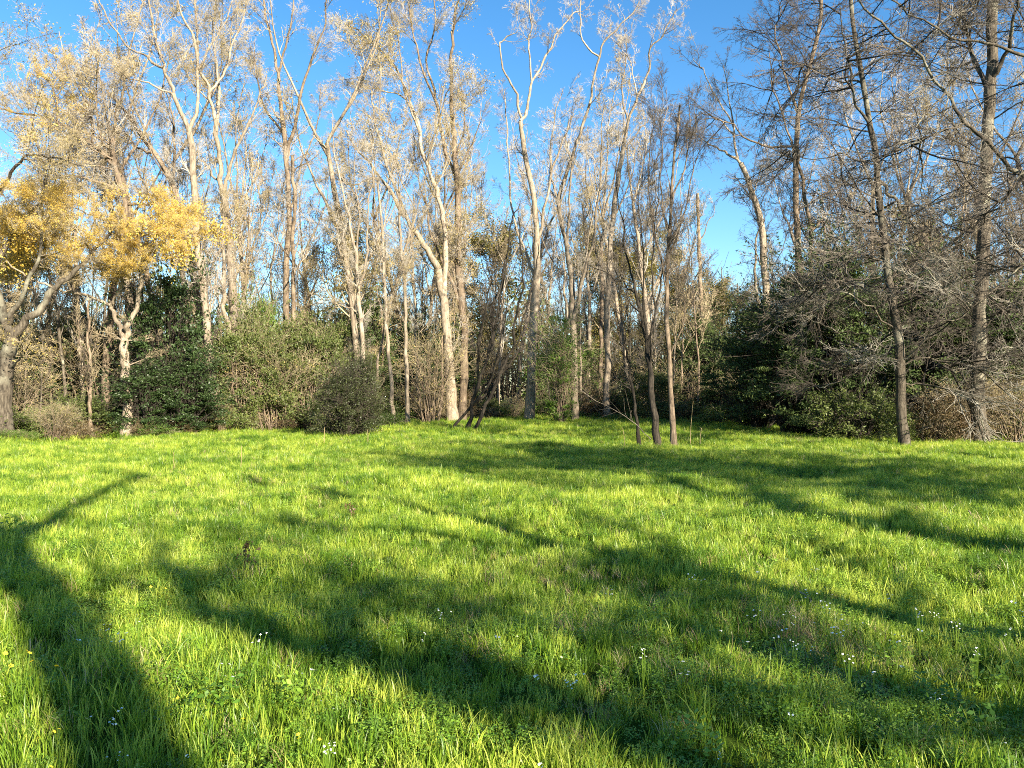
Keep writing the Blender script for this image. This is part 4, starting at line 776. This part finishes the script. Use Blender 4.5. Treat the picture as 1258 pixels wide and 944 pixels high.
shade_tree(206, 'tree behind the viewpoint dappling the lower right corner', 1400, 944, 17, [(1200, 880), (1050, 850), (900, 800), (800, 770)], 0.4, 0.2,
           [([(1200, 880), (1120, 900), (1000, 900), (880, 880)], 0.2, 0.1), ([(1050, 850), (950, 860), (850, 840)], 0.18, 0.08)], n_a=17, a_len=8, style='spread')

shade_tree(207, 'tree off the right side of the clearing shading the far grass', 1258, 606, 24, [(1100, 590), (950, 578), (800, 568), (650, 560)], 0.6, 0.3,
           [([(1100, 590), (1000, 572), (900, 560)], 0.3, 0.12), ([(950, 578), (850, 580), (760, 578)], 0.3, 0.1)], n_a=70, a_len=13, leaf=LF_TAN, nleaf=16000, style='spread')

# ---- small things on the meadow
def rod(name, pts, r0, r1, mat, parent, org, K=10, S_=5, seed=0):
    rg = np.random.default_rng(seed); Pc, r = resample([np.array(p, float) for p in pts], r0, r1, K, rg, 0.004)
    return link_mesh(name, tube_mesh(name, [(Pc[None], r[None], S_)], org), parent, mat)
def stick(px, py, pts, w, label, mat=M_PALE, seed=1, twn=6):
    G = ground_px(px, py); D = G[1]; q = [at(a, b_, D + dd) for a, b_, dd in pts]; e = empty('fallen_branch', G, label, 'branch')
    rg = np.random.default_rng(seed); Pc, r = resample(q, w, w * 0.3, 14, rg, 0.02); tw = grow(rg, Pc[None], r[None], twn, t0=0.3, ang=40, lr=0.35, up=0.02, wig=0.12, K=5, rr=0.5, rmin=w * 0.15)
    link_mesh('stick', tube_mesh('stick', [(Pc[None], r[None], 6)], G), e, mat)
    t_ = link_mesh('twigs', tube_mesh('twigs', [(tw[0], tw[1], 4)], G), e, mat)
stick(796, 553, [(800, 540, 0), (790, 530, 0), (772, 514, .3), (750, 502, .6), (730, 492, .8), (714, 478, 1)], 0.015, 'bare pale fallen branch slanting from the foot of the slender dark tree', seed=3, twn=14)
stick(960, 523, [(995, 519, 0), (970, 518, .3), (945, 521, .6), (935, 519, .8)], 0.04, 'pale fallen branch lying at the edge of the wood below the dark evergreens', seed=4)
stick(1030, 762, [(982, 727, .45), (998, 738, .25), (1015, 747, .1), (1030, 752, 0)], 0.006, 'thin pale stick lying in the grass amid white flowers', seed=5, twn=4)
stick(1200, 640, [(1190, 628, .1), (1196, 636, 0), (1204, 648, -.1)], 0.012, 'short pale stick poking out of the grass at the right', seed=6, twn=2)
wr = np.random.default_rng(31)
for k, (px, py, h, lb, mat, lf) in enumerate([(214, 578, 22, 'dry pale weed stalk nearer the left edge than its taller twin', G_DRY, None), (296, 578, 30, 'tallest dry pale weed stalk left of centre', G_DRY, None), (848, 548, 55, 'tall thin pale stalk right of the slender dark pair', G_DRY, None),
      (768, 552, 26, 'short pale stalk left of the slender dark tree', G_DRY, None), (300, 700, 34, 'reddish dock stem standing in the sunny left half', 'red', 1), (150, 665, 22, 'dark leafy weed left of the sunny patch', 'dk', 1), (20, 668, 34, 'dark weed at the left edge by the shadow', 'dk', 1),
      (308, 594, 10, 'dark curled weed tip at the edge of the far shadow', 'dk', 1), (432, 640, 22, 'reddish seeding weed in the middle of the meadow', 'red', 1), (1262, 582, 20, 'pale arched stem at the right edge', G_DRY, None), (398, 547, 22, 'dead pale stalk at the foot of the round bush', G_DRY, None), (452, 548, 20, 'dead pale stalk right of the round bush', G_DRY, None), (860, 548, 22, 'short broken stalk beside the tall thin pale one', G_DRY, None)]):
    G = ground_px(px, py); D = G[1]; h = h * D / F; e = empty('weed_stalk', G, lb, 'weed')
    mt = {'red': LF_RUST, 'dk': G_WEED}.get(mat, mat); lx = wr.normal() * 0.12 * h
    w_ = max(0.005, 0.0005 * D); rod('stem', [G, G + [lx * .3, 0, h * .5], G + [lx, 0, h]], w_, w_ * 0.5, mt, e, G, seed=k)
    if lf:
        nl = 60; t_ = wr.random(nl) ** 0.6; C = G + np.stack([lx * t_, 0 * t_, h * t_], -1) + wr.normal(size=(nl, 3)) * 0.16 * h * np.array([1, 1, 0.4]); lo = link_mesh('leaves', leaves_mesh('leaves', wr, C, 0.16 * h, off=G), e, mt)
        lo['kind'] = 'stuff'
bw = [weed('leaves', np.random.default_rng(60 + k), 14, 10, 0.14, 0.20, 0.034, G_WEED) for k in range(3)]
for k, (px, py, lb) in enumerate([(1150, 880, 'broad-leaved weed clump low in the right corner grass'), (1195, 915, 'broad-leaved weed clump nearest the lower right corner'), (1085, 822, 'broad-leaved weed below the white flowers on the right'),
        (1215, 850, 'broad-leaved weed by the right edge of the foreground'), (262, 885, 'broad-leaved weed right of the dark lower left shadow'), (380, 872, 'broad-leaved weed in the winding middle shadow'), (1172, 615, 'leafy weed clump in the far right grass'), (848, 930, 'broad-leaved weed in the dark hollow at the bottom')]):
    G = ground_px(px, py); e = empty('broadleaf_weed', G, lb, 'weed'); e.rotation_euler = (0, 0, k * 1.3); o = link_mesh('leaves', bw[k % 3], e); o['kind'] = 'stuff'
# meadow flowers
def flower_mesh(rng, petals, pr, h, cluster, spread):
    st, pe = [], []
    for c in range(cluster):
        top = np.array([rng.normal() * spread, rng.normal() * spread, h * rng.uniform(0.85, 1.1)]); st.append(catmull([np.array([0, 0, 0.0]), top * [0.4, 0.4, 0.55], top], 5))
        nrm = norm(np.array([rng.normal() * 0.5, -0.5 + rng.normal() * 0.3, 1.0])); u = norm(np.cross(nrm, [1, 0.2, 0])); v = np.cross(nrm, u)
        for k in range(petals):
            a_ = 6.283 * k / petals; d_ = math.cos(a_) * u + math.sin(a_) * v; s_ = -math.sin(a_) * u + math.cos(a_) * v
            pe += [top, top + d_ * pr * .6 + s_ * pr * .42 + nrm * pr * .15, top + d_ * pr + nrm * pr * .1, top + d_ * pr * .6 - s_ * pr * .42 + nrm * pr * .15]
    st = np.stack(st); return tube_mesh('stem', [(st, np.full(st.shape[:2], 0.0014), 3)]), mesh_np('petals', np.array(pe), np.arange(len(pe)).reshape(-1, 4), False)
def flat_mat(name, c):
    m, nt, N, Lk, b = new_mat(name); b.inputs['Base Color'].default_value = (*c, 1); b.inputs['Roughness'].default_value = 0.55; return m
PW = flat_mat('white_petals', (0.80, 0.80, 0.78)); PYl = flat_mat('yellow_petals', (0.80, 0.62, 0.03))
fr = np.random.default_rng(12); WF = [flower_mesh(fr, 4, 0.009, 0.27, 5, 0.03), flower_mesh(fr, 4, 0.010, 0.24, 3, 0.02), flower_mesh(fr, 5, 0.008, 0.29, 7, 0.04)]; YF = [flower_mesh(fr, 5, 0.012, 0.24, 1, 0.01), flower_mesh(fr, 5, 0.011, 0.26, 2, 0.04)]
for a_, b_ in WF: a_.materials.append(G_WEED); b_.materials.append(PW)
for a_, b_ in YF: a_.materials.append(G_WEED); b_.materials.append(PYl)
def flower(px, py, src, name, label, cat, group, s=1.0):
    s = s * (0.72 if py > 850 else 1.0)
    G = ground_px(px, py + 0.20 * F / ground_px(px, py)[1]); e = empty(name, G, label, cat, group); e.rotation_euler = (0, 0, fr.random() * 6.28); e.scale = (s, s, s)
    link_mesh('stem', src[0], e); link_mesh('petals', src[1], e)
wpts = [(985, 752), (1000, 762), (1015, 757), (1030, 765), (1060, 765), (965, 757), (975, 765), (885, 776), (1022, 795), (1040, 768), (1130, 780), (1175, 776), (1238, 778), (130, 915), (148, 918), (140, 880), (110, 878), (405, 927), (280, 838), (95, 786), (170, 778), (128, 776), (660, 845), (700, 840), (705, 845), (665, 938), (403, 924), (840, 824), (846, 822), (884, 918), (1010, 620), (865, 722), (850, 720), (1090, 735), (1235, 905), (1200, 815), (1150, 855), (835, 825), (790, 823), (520, 780), (610, 788)]
wpts += [(float(a), float(b)) for a, b in zip(fr.normal(1010, 120, 22), fr.normal(770, 40, 22))] + [(float(a), float(b)) for a, b in zip(fr.uniform(50, 1250, 14), fr.uniform(690, 940, 14))]
for i, (px, py) in enumerate(wpts):
    side = 'in the shade at the lower left' if px < 420 else ('in the lower middle of the meadow' if px < 860 else 'scattered over the grass on the right')
    flower(px, min(py, 936), WF[i % 3], 'white_flower', 'tiny white wildflower cluster ' + side, 'wildflower', 'tiny white wildflowers ' + side, fr.uniform(0.6, 0.95))
for i, (px, py) in enumerate([(15, 835), (28, 832), (36, 829), (28, 823), (218, 852), (282, 891), (64, 940), (73, 907), (46, 905), (198, 735), (366, 906), (383, 912), (270, 925), (676, 838), (170, 822), (47, 845)]):
    side = 'in the sunny strip at the lower left corner' if px < 80 else 'dotted over the left half of the meadow' if px < 500 else 'alone among white flowers in the middle'
    flower(px, min(py, 936), YF[i % 2], 'buttercup', 'small yellow buttercup ' + side, 'wildflower', 'yellow buttercups ' + side, fr.uniform(0.9, 1.2))
print('done', time.time() - T0, 'tris', sum(len(m.loops) - 2 * len(m.polygons) for m in bpy.data.meshes))
